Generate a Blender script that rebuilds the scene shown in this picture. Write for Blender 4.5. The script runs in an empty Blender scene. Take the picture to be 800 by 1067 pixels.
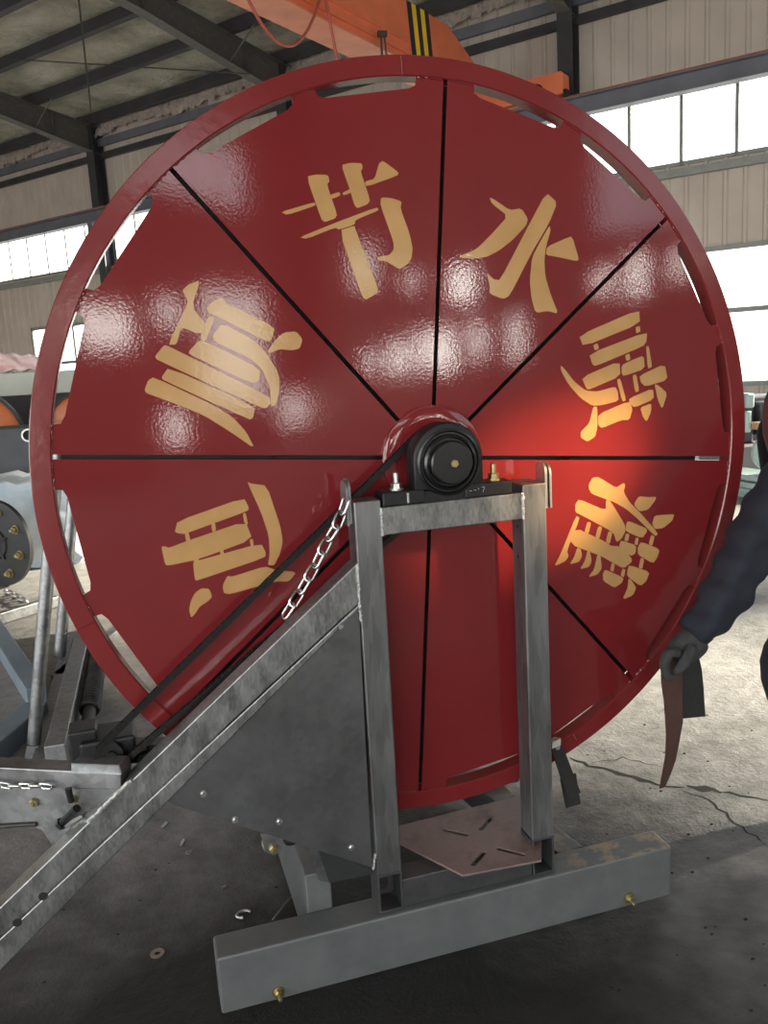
import bpy, bmesh, math, random
from mathutils import Vector, Matrix
random.seed(7)
PI = math.pi
V = Vector
scene = bpy.context.scene
COL = scene.collection

# ------------------------------------------------------------------ camera
FPX, IW, IH = 869.3, 800.0, 1067.0
CAM = V((-0.7566, -2.0936, 1.616))
MR = V((0.95549235, -0.28968727, -0.0558180))      # right
MU = V((0.10297252, 0.15017768, 0.98328191))       # up
MF = V((0.27646162, 0.94526607, -0.17332345))      # forward
HZ = 1.616 - 0.2516                                # hub height
NW = V((0.76956, 0.63858, 0.0))                    # away from us, across the hall
SW = V((0.63858, -0.76956, 0.0))                   # along the hall


def ray(px, py):
    return MR * ((px - IW / 2) / FPX) + MU * (-(py - IH / 2) / FPX) + MF


def on(px, py, nrm, d):
    r = ray(px, py)
    return CAM + r * ((d - CAM.dot(nrm)) / r.dot(nrm))


def A(px, py, y=-0.125): return on(px, py, V((0, 1, 0)), y)
def G(px, py, z=0.0): return on(px, py, V((0, 0, 1)), z)
def WN(px, py, n): return on(px, py, NW, n)
def SS(px, py, s): return on(px, py, SW, s)
def H(s, n, z): return SW * s + NW * n + V((0, 0, z))


cam_data = bpy.data.cameras.new('camera')
cam = bpy.data.objects.new('camera', cam_data)
COL.objects.link(cam)
cam_data.sensor_fit = 'VERTICAL'
cam_data.sensor_height = 36.0
cam_data.lens = FPX / IH * 36.0
cam_data.clip_start = 0.05
m3 = Matrix((MR, MU, -MF)).transposed()
cam.matrix_world = Matrix.Translation(CAM) @ m3.to_4x4()
scene.camera = cam

# ------------------------------------------------------------------ materials


def new_mat(name):
    m = bpy.data.materials.new(name)
    m.use_nodes = True
    nt = m.node_tree
    b = nt.nodes['Principled BSDF']
    return m, nt, b


def coords(nt, scale=(1, 1, 1), src='Object'):
    tc = nt.nodes.new('ShaderNodeTexCoord')
    mp = nt.nodes.new('ShaderNodeMapping')
    mp.inputs['Scale'].default_value = scale
    nt.links.new(tc.outputs[src], mp.inputs['Vector'])
    return mp.outputs['Vector']


def noise(nt, vec, scale, detail=4, rough=.55):
    n = nt.nodes.new('ShaderNodeTexNoise')
    n.inputs['Scale'].default_value = scale
    n.inputs['Detail'].default_value = detail
    n.inputs['Roughness'].default_value = rough
    nt.links.new(vec, n.inputs['Vector'])
    return n.outputs['Fac']


def ramp(nt, fac, stops):
    r = nt.nodes.new('ShaderNodeValToRGB')
    els = r.color_ramp.elements
    while len(els) < len(stops): els.new(.5)
    for e, (p, c) in zip(els, stops):
        e.position = p
        e.color = (c[0], c[1], c[2], 1) if not isinstance(c, (int, float)) else (c, c, c, 1)
    nt.links.new(fac, r.inputs['Fac'])
    return r.outputs['Color']


def bump(nt, b, h, strength, dist=.01):
    n = nt.nodes.new('ShaderNodeBump')
    n.inputs['Strength'].default_value = strength
    n.inputs['Distance'].default_value = dist
    nt.links.new(h, n.inputs['Height'])
    nt.links.new(n.outputs['Normal'], b.inputs['Normal'])
    return n


def simple(name, c, rough=.5, metal=0.0, var=.25, scale=12, bmp=.15, c2=None, stretch=(1, 1, 1), coat=0):
    m, nt, b = new_mat(name)
    v = coords(nt, stretch)
    f = noise(nt, v, scale)
    d = c2 or tuple(x * (1 - var) for x in c)
    nt.links.new(ramp(nt, f, [(.3, d), (.7, c)]), b.inputs['Base Color'])
    b.inputs['Roughness'].default_value = rough
    b.inputs['Metallic'].default_value = metal
    if coat: b.inputs['Coat Weight'].default_value = coat
    if bmp:
        bump(nt, b, noise(nt, v, scale * 5), bmp, .004)
    return m


M = {}


def red_paint():
    m, nt, b = new_mat('red gloss paint')
    v = coords(nt)
    f = noise(nt, v, 2.5)
    nt.links.new(ramp(nt, f, [(.3, (.158, .0148, .0172)), (.7, (.182, .017, .0198))]), b.inputs['Base Color'])
    b.inputs['Roughness'].default_value = .055
    b.inputs['Specular IOR Level'].default_value = .55
    a = nt.nodes.new('ShaderNodeMath'); a.operation = 'MULTIPLY_ADD'
    a.inputs[1].default_value = 2.0
    nt.links.new(noise(nt, v, 3, 2), a.inputs[0])
    nt.links.new(noise(nt, v, 140, 2), a.inputs[2])
    bump(nt, b, a.outputs[0], .02, .006)
    return m


def galv(name, lo=.22, hi=.42, tint=(1, 1, 1.03), rough=(.32, .55), stretch=(1, 1, 1), metal=.85):
    m, nt, b = new_mat(name)
    v = coords(nt, stretch)
    vo = nt.nodes.new('ShaderNodeTexVoronoi'); vo.inputs['Scale'].default_value = 55
    nt.links.new(v, vo.inputs['Vector'])
    sep = nt.nodes.new('ShaderNodeSeparateColor'); nt.links.new(vo.outputs['Color'], sep.inputs[0])
    f1 = noise(nt, v, 7, 6, .65)
    mx = nt.nodes.new('ShaderNodeMath'); mx.operation = 'MULTIPLY_ADD'; mx.inputs[1].default_value = .25
    nt.links.new(sep.outputs[0], mx.inputs[0]); nt.links.new(f1, mx.inputs[2])
    cl = lambda k: tuple(k * t for t in tint)
    nt.links.new(ramp(nt, mx.outputs[0], [(.38, cl(lo)), (.85, cl(hi))]), b.inputs['Base Color'])
    nt.links.new(ramp(nt, f1, [(.3, rough[0]), (.7, rough[1])]), b.inputs['Roughness'])
    b.inputs['Metallic'].default_value = metal
    bump(nt, b, noise(nt, v, 40, 3), .06, .004)
    return m


M['red'] = red_paint()
M['rim'] = simple('red rim paint', (.185, .0175, .0195), .15, 0, .15, 6, .12)
def letter_paint():
    m, nt, b = new_mat('ochre stencil paint')
    v = coords(nt)
    nt.links.new(ramp(nt, noise(nt, v, 8), [(.3, (.42, .235, .09)), (.7, (.50, .285, .115))]), b.inputs['Base Color'])
    b.inputs['Roughness'].default_value = .09
    bump(nt, b, noise(nt, v, 140, 2), .03, .006)
    return m


M['letter'] = letter_paint()
M['galv'] = galv('galvanised steel', .17, .31)
M['galv_post'] = galv('galvanised tube with streaks', .14, .27, (1, 1, 1.02), (.3, .55), (1.5, 1.5, .25))
M['galv_dark'] = galv('dull galvanised plate', .105, .135, (1, 1, 1.04), (.42, .6))
M['galv_brush'] = galv('brushed galvanised tube', .16, .32, (1, 1, 1), (.28, .5), (3.5, 1, 1.2))
M['black'] = simple('black iron', (.016, .016, .018), .42, .35, .3, 30, .15)
M['blackcap'] = simple('black plastic cap', (.008, .008, .009), .25, 0, .2, 30, .05)
M['chain_black'] = simple('oily drive chain', (.012, .011, .011), .45, .5, .3, 60, .2)
M['rubber'] = simple('black rubber', (.02, .02, .02), .6, 0, .3, 20, .1)
M['brass'] = simple('yellow zinc bolt', (.45, .37, .19), .35, .9, .3, 60, .1)
M['zinc'] = simple('bright zinc', (.62, .62, .6), .32, .95, .25, 40, .1)
M['chrome'] = simple('shiny chain steel', (.7, .7, .7), .25, 1, .2, 60, .05)
M['void'] = simple('dark hollow', (.012, .012, .013), .8, 0, .2, 10, 0)
M['weld'] = simple('bright weld bead', (.6, .6, .58), .4, .8, .4, 160, .5)
M['blued'] = simple('pale painted steel', (.45, .55, .57), .45, .25, .2, 9, .1)


def rusty(name, base, r1, r2, metal=.3):
    m, nt, b = new_mat(name)
    v = coords(nt)
    f = noise(nt, v, 9, 8, .7)
    nt.links.new(ramp(nt, f, [(.3, r2), (.52, r1), (.7, base)]), b.inputs['Base Color'])
    b.inputs['Roughness'].default_value = .55
    b.inputs['Metallic'].default_value = metal
    bump(nt, b, noise(nt, v, 60, 4), .15, .003)
    return m


M['rustplate'] = rusty('mill scale plate with rust', (.20, .155, .145), (.26, .18, .165), (.14, .09, .08))


def beam_mat():
    m, nt, b = new_mat('galvanised beam with a rust bloom')
    v = coords(nt)
    f = noise(nt, v, 9, 6, .65)
    base = ramp(nt, f, [(.3, (.105, .11, .113)), (.7, (.145, .151, .155))])
    # rust bloom near the right end of the top face
    geo = nt.nodes.new('ShaderNodeNewGeometry')
    sx = nt.nodes.new('ShaderNodeSeparateXYZ'); nt.links.new(geo.outputs['Position'], sx.inputs[0])
    sn = nt.nodes.new('ShaderNodeSeparateXYZ'); nt.links.new(geo.outputs['Normal'], sn.inputs[0])
    def mr(x, a, bb):
        n = nt.nodes.new('ShaderNodeMapRange'); n.inputs[1].default_value = a; n.inputs[2].default_value = bb
        nt.links.new(x, n.inputs[0]); return n.outputs[0]
    def mul(a, c):
        n = nt.nodes.new('ShaderNodeMath'); n.operation = 'MULTIPLY'; nt.links.new(a, n.inputs[0]); nt.links.new(c, n.inputs[1]); return n.outputs[0]
    k = mul(mr(sx.outputs[0], .27, .42), mr(sn.outputs[2], .5, .9))
    rn = ramp(nt, noise(nt, v, 14, 6, .7), [(.46, 0.0), (.62, 1.0)])
    k = mul(k, rn)
    mx = nt.nodes.new('ShaderNodeMix'); mx.data_type = 'RGBA'
    nt.links.new(k, mx.inputs['Factor']); nt.links.new(base, mx.inputs['A'])
    mx.inputs['B'].default_value = (.42, .30, .17, 1)
    nt.links.new(mx.outputs['Result'], b.inputs['Base Color'])
    b.inputs['Metallic'].default_value = .2
    b.inputs['Roughness'].default_value = .42
    bump(nt, b, noise(nt, v, 50, 4), .05, .003)
    return m


M['beam'] = beam_mat()
M['crane'] = simple('orange crane paint', (.80, .20, .09), .45, 0, .15, 3, .05)
M['crane_flange'] = simple('dusty orange flange paint', (.85, .33, .20), .5, 0, .2, 3, .05)
M['hazy'] = simple('hazard yellow', (.9, .56, .03), .5, 0, .1, 5, 0)
M['hazb'] = simple('hazard black', (.02, .02, .02), .5, 0, .1, 5, 0)
M['steel_dark'] = simple('dark painted structural steel', (.06, .061, .070), .5, .1, .4, 2, .05)
M['steel_rafter'] = rusty('dusty grey rafter steel', (.12, .12, .125), (.11, .108, .105), (.19, .17, .14), .1)
M['runway'] = simple('grey runway beam paint', (.17, .18, .22), .5, .1, .25, 2, .05)
M['runway_rail'] = simple('rust orange rail', (.35, .12, .08), .6, .1, .3, 5, .1)
M['wall'] = simple('beige cladding sheet', (.60, .53, .47), .55, .0, .14, 1.2, .03)
M['winframe'] = simple('grey window frame', (.30, .32, .31), .5, .1, .2, 6, 0)
M['fringe'] = simple('torn foil insulation edge', (.72, .62, .57), .5, .2, .4, 14, .4)


def foil():
    m, nt, b = new_mat('crumpled foil insulation')
    v = coords(nt)
    rotv = coords(nt, (.35, 2.2, 1))
    f = noise(nt, v, .9, 5, .6)
    nt.links.new(ramp(nt, f, [(.32, (.42, .39, .31)), (.5, (.72, .68, .56)), (.68, (.92, .89, .76))]), b.inputs['Base Color'])
    b.inputs['Metallic'].default_value = .08
    b.inputs['Roughness'].default_value = .42
    a = nt.nodes.new('ShaderNodeMath'); a.operation = 'ADD'
    nt.links.new(noise(nt, v, 5, 8, .7), a.inputs[0]); nt.links.new(noise(nt, rotv, 3, 5, .6), a.inputs[1])
    bump(nt, b, a.outputs[0], 1.0, .25)
    return m


M['foil'] = foil()


def concrete():
    m, nt, b = new_mat('worn concrete floor')
    tc = nt.nodes.new('ShaderNodeNewGeometry')
    v = tc.outputs['Position']
    f1 = noise(nt, v, 1.1, 8, .65)
    f2 = noise(nt, v, 9, 8, .72)
    f3 = noise(nt, v, 38, 4, .7)
    base = ramp(nt, f2, [(.3, (.172, .164, .162)), (.55, (.30, .286, .28)), (.75, (.395, .375, .365))])
    dirt = ramp(nt, f1, [(.35, .55), (.62, 1.0)])
    mx = nt.nodes.new('ShaderNodeMix'); mx.data_type = 'RGBA'; mx.blend_type = 'MULTIPLY'
    mx.inputs['Factor'].default_value = .8
    nt.links.new(base, mx.inputs['A']); nt.links.new(dirt, mx.inputs['B'])
    # small dark chips and grit
    chips = ramp(nt, f3, [(.27, .35), (.36, 1.0)])
    m2 = nt.nodes.new('ShaderNodeMix'); m2.data_type = 'RGBA'; m2.blend_type = 'MULTIPLY'
    m2.inputs['Factor'].default_value = .8
    nt.links.new(mx.outputs['Result'], m2.inputs['A']); nt.links.new(chips, m2.inputs['B'])
    # one big patch of oily black and painted-in shade where the machines are assembled, ragged outline
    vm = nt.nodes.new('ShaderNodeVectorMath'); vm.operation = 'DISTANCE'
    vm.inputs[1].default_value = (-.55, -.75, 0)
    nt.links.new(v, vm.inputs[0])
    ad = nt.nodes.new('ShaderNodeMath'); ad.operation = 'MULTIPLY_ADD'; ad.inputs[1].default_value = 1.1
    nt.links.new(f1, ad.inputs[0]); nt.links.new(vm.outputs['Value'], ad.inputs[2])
    oil_shade = ramp(nt, ad.outputs[0], [(.0, .0), (1.0, 1.0)])
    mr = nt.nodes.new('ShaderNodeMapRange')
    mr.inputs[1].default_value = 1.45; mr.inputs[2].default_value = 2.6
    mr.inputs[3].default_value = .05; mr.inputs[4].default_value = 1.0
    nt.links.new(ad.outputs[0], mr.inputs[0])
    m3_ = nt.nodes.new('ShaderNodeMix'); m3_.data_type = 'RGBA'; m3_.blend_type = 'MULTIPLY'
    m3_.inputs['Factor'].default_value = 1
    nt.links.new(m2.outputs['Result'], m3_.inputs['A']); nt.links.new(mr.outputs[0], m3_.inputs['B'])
    nt.links.new(m3_.outputs['Result'], b.inputs['Base Color'])
    b.inputs['Roughness'].default_value = .62
    h = nt.nodes.new('ShaderNodeMath'); h.operation = 'MULTIPLY_ADD'; h.inputs[1].default_value = .5
    nt.links.new(f3, h.inputs[0]); nt.links.new(f2, h.inputs[2])
    bump(nt, b, h.outputs[0], .55, .02)
    return m


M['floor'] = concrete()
M['crack'] = simple('dirt filled crack', (.018, .017, .016), .9, 0, .3, 30, .2)


def glass():
    m, nt, b = new_mat('window glass')
    nt.nodes.remove(b)
    out = nt.nodes['Material Output']
    t = nt.nodes.new('ShaderNodeBsdfTransparent'); t.inputs[0].default_value = (.93, .97, .97, 1)
    g = nt.nodes.new('ShaderNodeBsdfGlossy'); g.inputs['Roughness'].default_value = .05
    mx = nt.nodes.new('ShaderNodeMixShader'); mx.inputs[0].default_value = .05
    nt.links.new(t.outputs[0], mx.inputs[1]); nt.links.new(g.outputs[0], mx.inputs[2])
    nt.links.new(mx.outputs[0], out.inputs[0])
    return m


M['glass'] = glass()
M['sleeve'] = simple('navy work cloth', (.012, .014, .026), .85, 0, .35, 14, .3)
M['glove'] = simple('dark grey knit glove', (.045, .046, .047), .9, 0, .35, 60, .5)
M['skin'] = simple('skin', (.42, .24, .17), .55, 0, .1, 8, 0)
M['hair'] = simple('black hair', (.012, .01, .009), .5, 0, .2, 40, .2)
M['leather'] = simple('brown leather', (.075, .032, .026), .55, 0, .3, 14, .25)
M['rag'] = simple('dark olive grey cloth', (.022, .024, .022), .9, 0, .3, 20, .4)
M['white_wrap'] = simple('white plastic film', (.70, .74, .78), .3, 0, .25, 4, .5, c2=(.40, .50, .60))
M['white_panel'] = simple('off white panel', (.52, .55, .50), .5, 0, .12, 3, .02)
M['flag'] = simple('red and white tarpaulin', (.86, .84, .83), .6, 0, .1, 3, .1, c2=(.80, .45, .45), stretch=(.5, 1, 6))
M['orange'] = simple('orange enamel', (.62, .17, .05), .35, 0, .15, 3, .03)
M['grey_box'] = simple('dark grey steel plate', (.075, .078, .09), .5, .3, .3, 4, .05)
M['flange'] = simple('dark flange steel', (.022, .022, .023), .55, .2, .3, 8, .05)
M['bluebeam'] = simple('blue grey painted steel', (.20, .25, .31), .5, .2, .25, 5, .05)
M['mach'] = simple('grey machine enamel', (.20, .19, .20), .5, .1, .3, 4, .05)
M['pale_cyan'] = simple('pale cyan sheet metal', (.45, .58, .58), .4, .2, .2, 5, .05)
M['tan'] = simple('tan cardboard', (.50, .30, .19), .8, 0, .15, 8, 0)
M['cable_red'] = simple('red rubber cable', (.45, .10, .07), .5, 0, .2, 10, 0)
M['wire'] = simple('dull wire', (.07, .065, .06), .6, .3, .3, 10, 0)


def jacket_mat():
    m, nt, b = new_mat('navy jacket with red chest and grey band')
    geo = nt.nodes.new('ShaderNodeNewGeometry')
    sx = nt.nodes.new('ShaderNodeSeparateXYZ'); nt.links.new(geo.outputs['Position'], sx.inputs[0])
    mr = nt.nodes.new('ShaderNodeMapRange'); mr.inputs[1].default_value = 0; mr.inputs[2].default_value = 2
    nt.links.new(sx.outputs[2], mr.inputs[0])
    r = ramp(nt, mr.outputs[0], [(0, (.012, .014, .026)), (.535, (.30, .29, .31)), (.552, (.012, .014, .026)), (.575, (.14, .022, .03)), (.72, (.14, .022, .03)), (.721, (.012, .014, .026))])
    [n for n in nt.nodes if n.type == 'VALTORGB'][-1].color_ramp.interpolation = 'CONSTANT'
    nt.links.new(r, b.inputs['Base Color'])
    b.inputs['Roughness'].default_value = .85
    bump(nt, b, noise(nt, geo.outputs['Position'], 18), .4, .02)
    return m


M['jacket'] = jacket_mat()

# ------------------------------------------------------------------ mesh building


class MB:
    def __init__(self):
        self.bm = bmesh.new()

    def poly(self, pts):
        vs = [self.bm.verts.new(p) for p in pts]
        return self.bm.faces.new(vs)

    def prism(self, pts, vec, bev=0):
        vec = V(vec)
        n = len(pts)
        a = [self.bm.verts.new(p) for p in pts]
        b = [self.bm.verts.new(V(p) + vec) for p in pts]
        fs = [self.bm.faces.new(a), self.bm.faces.new(b[::-1])]
        for i in range(n):
            fs.append(self.bm.faces.new((a[i], b[i], b[(i + 1) % n], a[(i + 1) % n])))
        bmesh.ops.recalc_face_normals(self.bm, faces=fs)
        if bev:
            es = list({e for f in fs for e in f.edges})
            bmesh.ops.bevel(self.bm, geom=es, offset=bev, segments=2, profile=.5, affect='EDGES', clamp_overlap=True)
        return self

    def box(self, lo, hi, bev=0):
        x0, y0, z0 = lo; x1, y1, z1 = hi
        return self.prism([(x0, y0, z0), (x1, y0, z0), (x1, y0, z1), (x0, y0, z1)], (0, y1 - y0, 0), bev)

    def obox(self, c, ax, ay, az, bev=0):
        """box centred at c with half-axis vectors"""
        c, ax, ay, az = V(c), V(ax), V(ay), V(az)
        return self.prism([c - ax - ay - az, c + ax - ay - az, c + ax - ay + az, c - ax - ay + az], ay * 2, bev)

    def bar(self, p0, p1, w, h, up=(0, 0, 1), bev=0):
        p0, p1 = V(p0), V(p1)
        d = (p1 - p0); L = d.length; d.normalize()
        s = d.cross(V(up)).normalized(); u = s.cross(d)
        return self.obox((p0 + p1) / 2, d * L / 2, s * w / 2, u * h / 2, bev)

    def tube(self, pts, r, n=10, closed=False, cap=True, radii=None):
        pts = [V(p) for p in pts]
        rings = []
        N = len(pts)
        prev = None
        for i, p in enumerate(pts):
            if closed:
                t = pts[(i + 1) % N] - pts[i - 1]
            else:
                t = pts[min(i + 1, N - 1)] - pts[max(i - 1, 0)]
            t.normalize()
            if prev is None:
                a = t.orthogonal().normalized()
            else:
                a = (prev - t * prev.dot(t)).normalized()
            prev = a
            b = t.cross(a)
            rr = radii[i] if radii else r
            rings.append([self.bm.verts.new(p + (a * math.cos(2 * PI * k / n) + b * math.sin(2 * PI * k / n)) * rr) for k in range(n)])
        fs = []
        for i in range(N if closed else N - 1):
            a, b = rings[i], rings[(i + 1) % N]
            off = 0
            if closed and i == N - 1:
                off = min(range(n), key=lambda o: (a[0].co - b[o].co).length)
            for k in range(n):
                fs.append(self.bm.faces.new((a[k], a[(k + 1) % n], b[(k + 1 + off) % n], b[(k + off) % n])))
        if not closed and cap:
            fs.append(self.bm.faces.new(rings[0][::-1])); fs.append(self.bm.faces.new(rings[-1]))
        bmesh.ops.recalc_face_normals(self.bm, faces=fs)
        return self

    def cyl(self, p0, p1, r, n=24, r2=None):
        return self.tube([p0, p1], r, n, radii=[r, r2 if r2 is not None else r])

    def lathe(self, c, axis, prof, n=48, ref=None):
        """prof: list of (radius, distance along axis); closed profile ends on the axis when radius 0"""
        c, axis = V(c), V(axis).normalized()
        a = (V(ref) - axis * V(ref).dot(axis)).normalized() if ref else axis.orthogonal().normalized()
        b = axis.cross(a)
        rings = []
        for r, h in prof:
            if r < 1e-6:
                rings.append([self.bm.verts.new(c + axis * h)])
            else:
                rings.append([self.bm.verts.new(c + axis * h + (a * math.cos(2 * PI * k / n) + b * math.sin(2 * PI * k / n)) * r) for k in range(n)])
        fs = []
        for i in range(len(rings) - 1):
            p, q = rings[i], rings[i + 1]
            for k in range(n):
                k2 = (k + 1) % n
                if len(p) == 1 and len(q) == 1: continue
                if len(p) == 1: fs.append(self.bm.faces.new((p[0], q[k], q[k2])))
                elif len(q) == 1: fs.append(self.bm.faces.new((p[k], q[0], p[k2])))
                else: fs.append(self.bm.faces.new((p[k], q[k], q[k2], p[k2])))
        bmesh.ops.recalc_face_normals(self.bm, faces=fs)
        return self

    def hexbolt(self, c, axis, r, h, shaft=0, rs=None):
        axis = V(axis).normalized()
        self.lathe(c, axis, [(0, 0), (r, 0), (r, h * .85), (r * .85, h), (0, h)], 6)
        if shaft:
            rs = rs or r * .5
            self.lathe(c, axis, [(rs, h * .9), (rs, h + shaft), (rs * .8, h + shaft + .002), (0, h + shaft + .002)], 12)
        return self

    def grid(self, fn, nu, nv):
        vs = [[self.bm.verts.new(fn(i / nu, j / nv)) for j in range(nv + 1)] for i in range(nu + 1)]
        for i in range(nu):
            for j in range(nv):
                self.bm.faces.new((vs[i][j], vs[i + 1][j], vs[i + 1][j + 1], vs[i][j + 1]))
        return self

    def build(self, name, mat, parent=None, smooth=None, label=None, kind=None):
        me = bpy.data.meshes.new(name)
        bm = self.bm
        if parent is not None:
            off = wloc(parent)
        else:
            xs = [v.co for v in bm.verts]
            lo = V((min(v.x for v in xs), min(v.y for v in xs), min(v.z for v in xs)))
            hi = V((max(v.x for v in xs), max(v.y for v in xs), max(v.z for v in xs)))
            off = V(((lo.x + hi.x) / 2, (lo.y + hi.y) / 2, lo.z))
        bmesh.ops.translate(bm, verts=bm.verts, vec=-off)
        if smooth is not None:
            for f in bm.faces: f.smooth = True
            for e in bm.edges:
                if len(e.link_faces) == 2 and e.calc_face_angle(0) > math.radians(smooth): e.smooth = False
        bm.to_mesh(me); bm.free()
        me.materials.append(mat if not isinstance(mat, str) else M[mat])
        o = bpy.data.objects.new(name, me)
        COL.objects.link(o)
        if parent is not None:
            o.parent = parent
        else:
            o.location = off
        if label: o['label'] = label
        if kind: o['kind'] = kind
        return o


def wloc(o):
    p = V((0, 0, 0))
    while o is not None:
        p = p + V(o.location); o = o.parent
    return p


def tag(o, label, cat, group=None, kind=None):
    o['label'] = label; o['category'] = cat
    if group: o['group'] = group
    if kind: o['kind'] = kind
    return o


def thing(name, label, cat, loc, group=None):
    o = bpy.data.objects.new(name, None)
    o.empty_display_size = .1
    COL.objects.link(o); o.location = loc
    return tag(o, label, cat, group)


def struct(mb, name, mat, label=None, smooth=None, parent=None):
    o = mb.build(name, mat, parent, smooth)
    if parent is None: o['kind'] = 'structure'
    if label: o['label'] = label
    return o


# ------------------------------------------------------------------ the hall
NB, NF = 14.8, -9.0          # long walls (behind the reel / behind the photographer)
SL, SR = -30.0, 16.0         # ends of the hall
EAVE = 9.05


def roof_z(n): return 8.72 + .1 * (NB - n)


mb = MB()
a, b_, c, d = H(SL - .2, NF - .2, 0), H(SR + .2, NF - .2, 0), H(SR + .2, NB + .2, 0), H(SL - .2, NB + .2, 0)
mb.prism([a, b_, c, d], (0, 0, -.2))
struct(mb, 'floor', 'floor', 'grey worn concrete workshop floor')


def corrug(mb, n0, s0, s1, z0, z1, inward, period=.34, depth=.035):
    """ribbed cladding strip in the plane n = n0; ribs stand towards the room"""
    prof = []
    k0 = math.floor(s0 / period)
    s = s0
    pts = [(s0, 0)]
    k = k0
    while k * period < s1:
        for ds, dd in ((.0, 0), (.03, 1), (.075, 1), (.105, 0)):
            x = k * period + ds
            if s0 < x < s1: pts.append((x, dd * depth))
        k += 1
    pts.append((s1, 0))
    lo = [mb.bm.verts.new(H(x, n0 + inward * dd, z0)) for x, dd in pts]
    hi = [mb.bm.verts.new(H(x, n0 + inward * dd, z1)) for x, dd in pts]
    bl = [mb.bm.verts.new(H(x, n0 - inward * .04, z0)) for x in (s0, s1)]
    bh = [mb.bm.verts.new(H(x, n0 - inward * .04, z1)) for x in (s0, s1)]
    for i in range(len(pts) - 1):
        mb.bm.faces.new((lo[i], lo[i + 1], hi[i + 1], hi[i]))
    mb.bm.faces.new((bl[0], bl[1], bh[1], bh[0]))
    mb.bm.faces.new([bl[0]] + lo + [bl[1]]); mb.bm.faces.new([bh[0]] + hi + [bh[1]])
    mb.bm.faces.new((bl[0], lo[0], hi[0], bh[0])); mb.bm.faces.new((bl[1], lo[-1], hi[-1], bh[1]))


def wall_with_bands(name, n0, inward, bands, top):
    """bands: list of (z0, z1, [(s0, s1), ...]) openings"""
    mb = MB()
    z = 0
    for z0, z1, ops in bands:
        corrug(mb, n0, SL, SR, z, z0, inward)
        s = SL
        for o0, o1 in ops:
            if o0 > s: corrug(mb, n0, s, o0, z0, z1, inward)
            s = o1
        if s < SR: corrug(mb, n0, s, SR, z0, z1, inward)
        z = z1
    corrug(mb, n0, SL, SR, z, top, inward)
    return struct(mb, name, 'wall')


WZ = (4.93, 6.25)             # upper window band
LZ = (.86, 3.42)              # lower window band
COLS = [-26.05, -19.08, -12.11, -5.15, 1.82, 8.79]
low_ops = [(-23.4, -20.2), (-18.2, -13.4), (-3.9, .9), (2.4, 8.5), (9.2, 15.4)]
tall_ops = [(2.4, 8.5), (9.2, 15.4)]     # unseen glazing right of view, made tall to let sun onto the floor
up_ops = [(c + .14, c + 6.97 - .14) for c in COLS]
up_ops = [(max(SL, a0), min(SR - .2, a1)) for a0, a1 in up_ops]
wall_with_bands('wall_back', NB, -1, [(LZ[0], LZ[1], low_ops), (LZ[1], WZ[0], tall_ops), (WZ[0], WZ[1], up_ops)], EAVE)
fr_low = [(-20, -13.5), (-11.6, -7.2), (-6.2, -2.2), (-1.4, 2.2), (3.0, 7.0)]
wall_with_bands('wall_front', NF, 1, [(.05, 3.6, fr_low), (WZ[0], WZ[1], [(-26, -13), (-11, 0), (2, 14)])], roof_z(NF))

nwin = 0
FRONT_L = 4.0        # radiance of fill lamps added outside the big unseen windows opposite


def window(s0, s1, z0, z1, n0, nm, rails, fw=.05, portal=True, inward=-1, glow=0):
    global nwin
    nwin += 1
    mb = MB()
    dep = .05
    def b(x0, x1, y0, y1):
        mb.prism([H(x0, n0 - dep, y0), H(x1, n0 - dep, y0), H(x1, n0 - dep, y1), H(x0, n0 - dep, y1)], NW * dep * 2)
    b(s0, s1, z0, z0 + fw); b(s0, s1, z1 - fw, z1); b(s0, s0 + fw, z0, z1); b(s1 - fw, s1, z0, z1)
    for i in range(1, nm): 
        x = s0 + (s1 - s0) * i / nm
        b(x - fw / 2, x + fw / 2, z0, z1)
    for r in rails: b(s0, s1, r - fw / 2, r + fw / 2)
    f = struct(mb, 'window_%d' % nwin, 'winframe', 'unseen grey framed window lit by an added lamp')
    mp = MB()
    mp.poly([H(s0, n0, z0), H(s1, n0, z0), H(s1, n0, z1), H(s0, n0, z1)])
    mp.build('pane', 'glass', f)
    if portal:
        L = bpy.data.lights.new('window_area_light', 'AREA')
        L.shape = 'RECTANGLE'; L.size = (s1 - s0); L.size_y = (z1 - z0)
        if glow:
            L.energy = glow * PI * (s1 - s0) * (z1 - z0); L.color = (1, .97, .92)  # unseen fill lamp added behind the pane to brighten the hall
        else:
            L.cycles.is_portal = True
        o = bpy.data.objects.new('window_area_light', L); COL.objects.link(o)
        zc = NW * (-inward)          # local +z points outwards, the light shines into the room
        xc = SW if inward == -1 else -SW
        yc = zc.cross(xc)
        if yc.z < 0: xc = -xc; yc = zc.cross(xc)
        mm = Matrix((xc, yc, zc)).transposed().to_4x4()
        o.matrix_world = Matrix.Translation(H((s0 + s1) / 2, n0 + (.07 * inward if not glow else -.12 * inward), (z0 + z1) / 2)) @ mm


for s0, s1 in up_ops: window(s0, s1, WZ[0], WZ[1], NB, max(1, round((s1 - s0) / .95)), [], .065)
for s0, s1 in low_ops: window(s0, s1, LZ[0], LZ[1], NB, max(1, round((s1 - s0) / 1.1)), [2.25], .09)
for s0, s1 in tall_ops: window(s0, s1, LZ[1], WZ[0], NB, round((s1 - s0) / 1.1), [], .06)
for s0, s1 in fr_low: window(s0, s1, .05, 3.6, NF, max(1, round((s1 - s0) / 1.1)), [1.3, 2.4], .09, inward=1, glow=FRONT_L)
for s0, s1 in [(-26, -13), (-11, 0), (2, 14)]: window(s0, s1, WZ[0], WZ[1], NF, round((s1 - s0) / 1.0), [], .06, inward=1)

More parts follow.
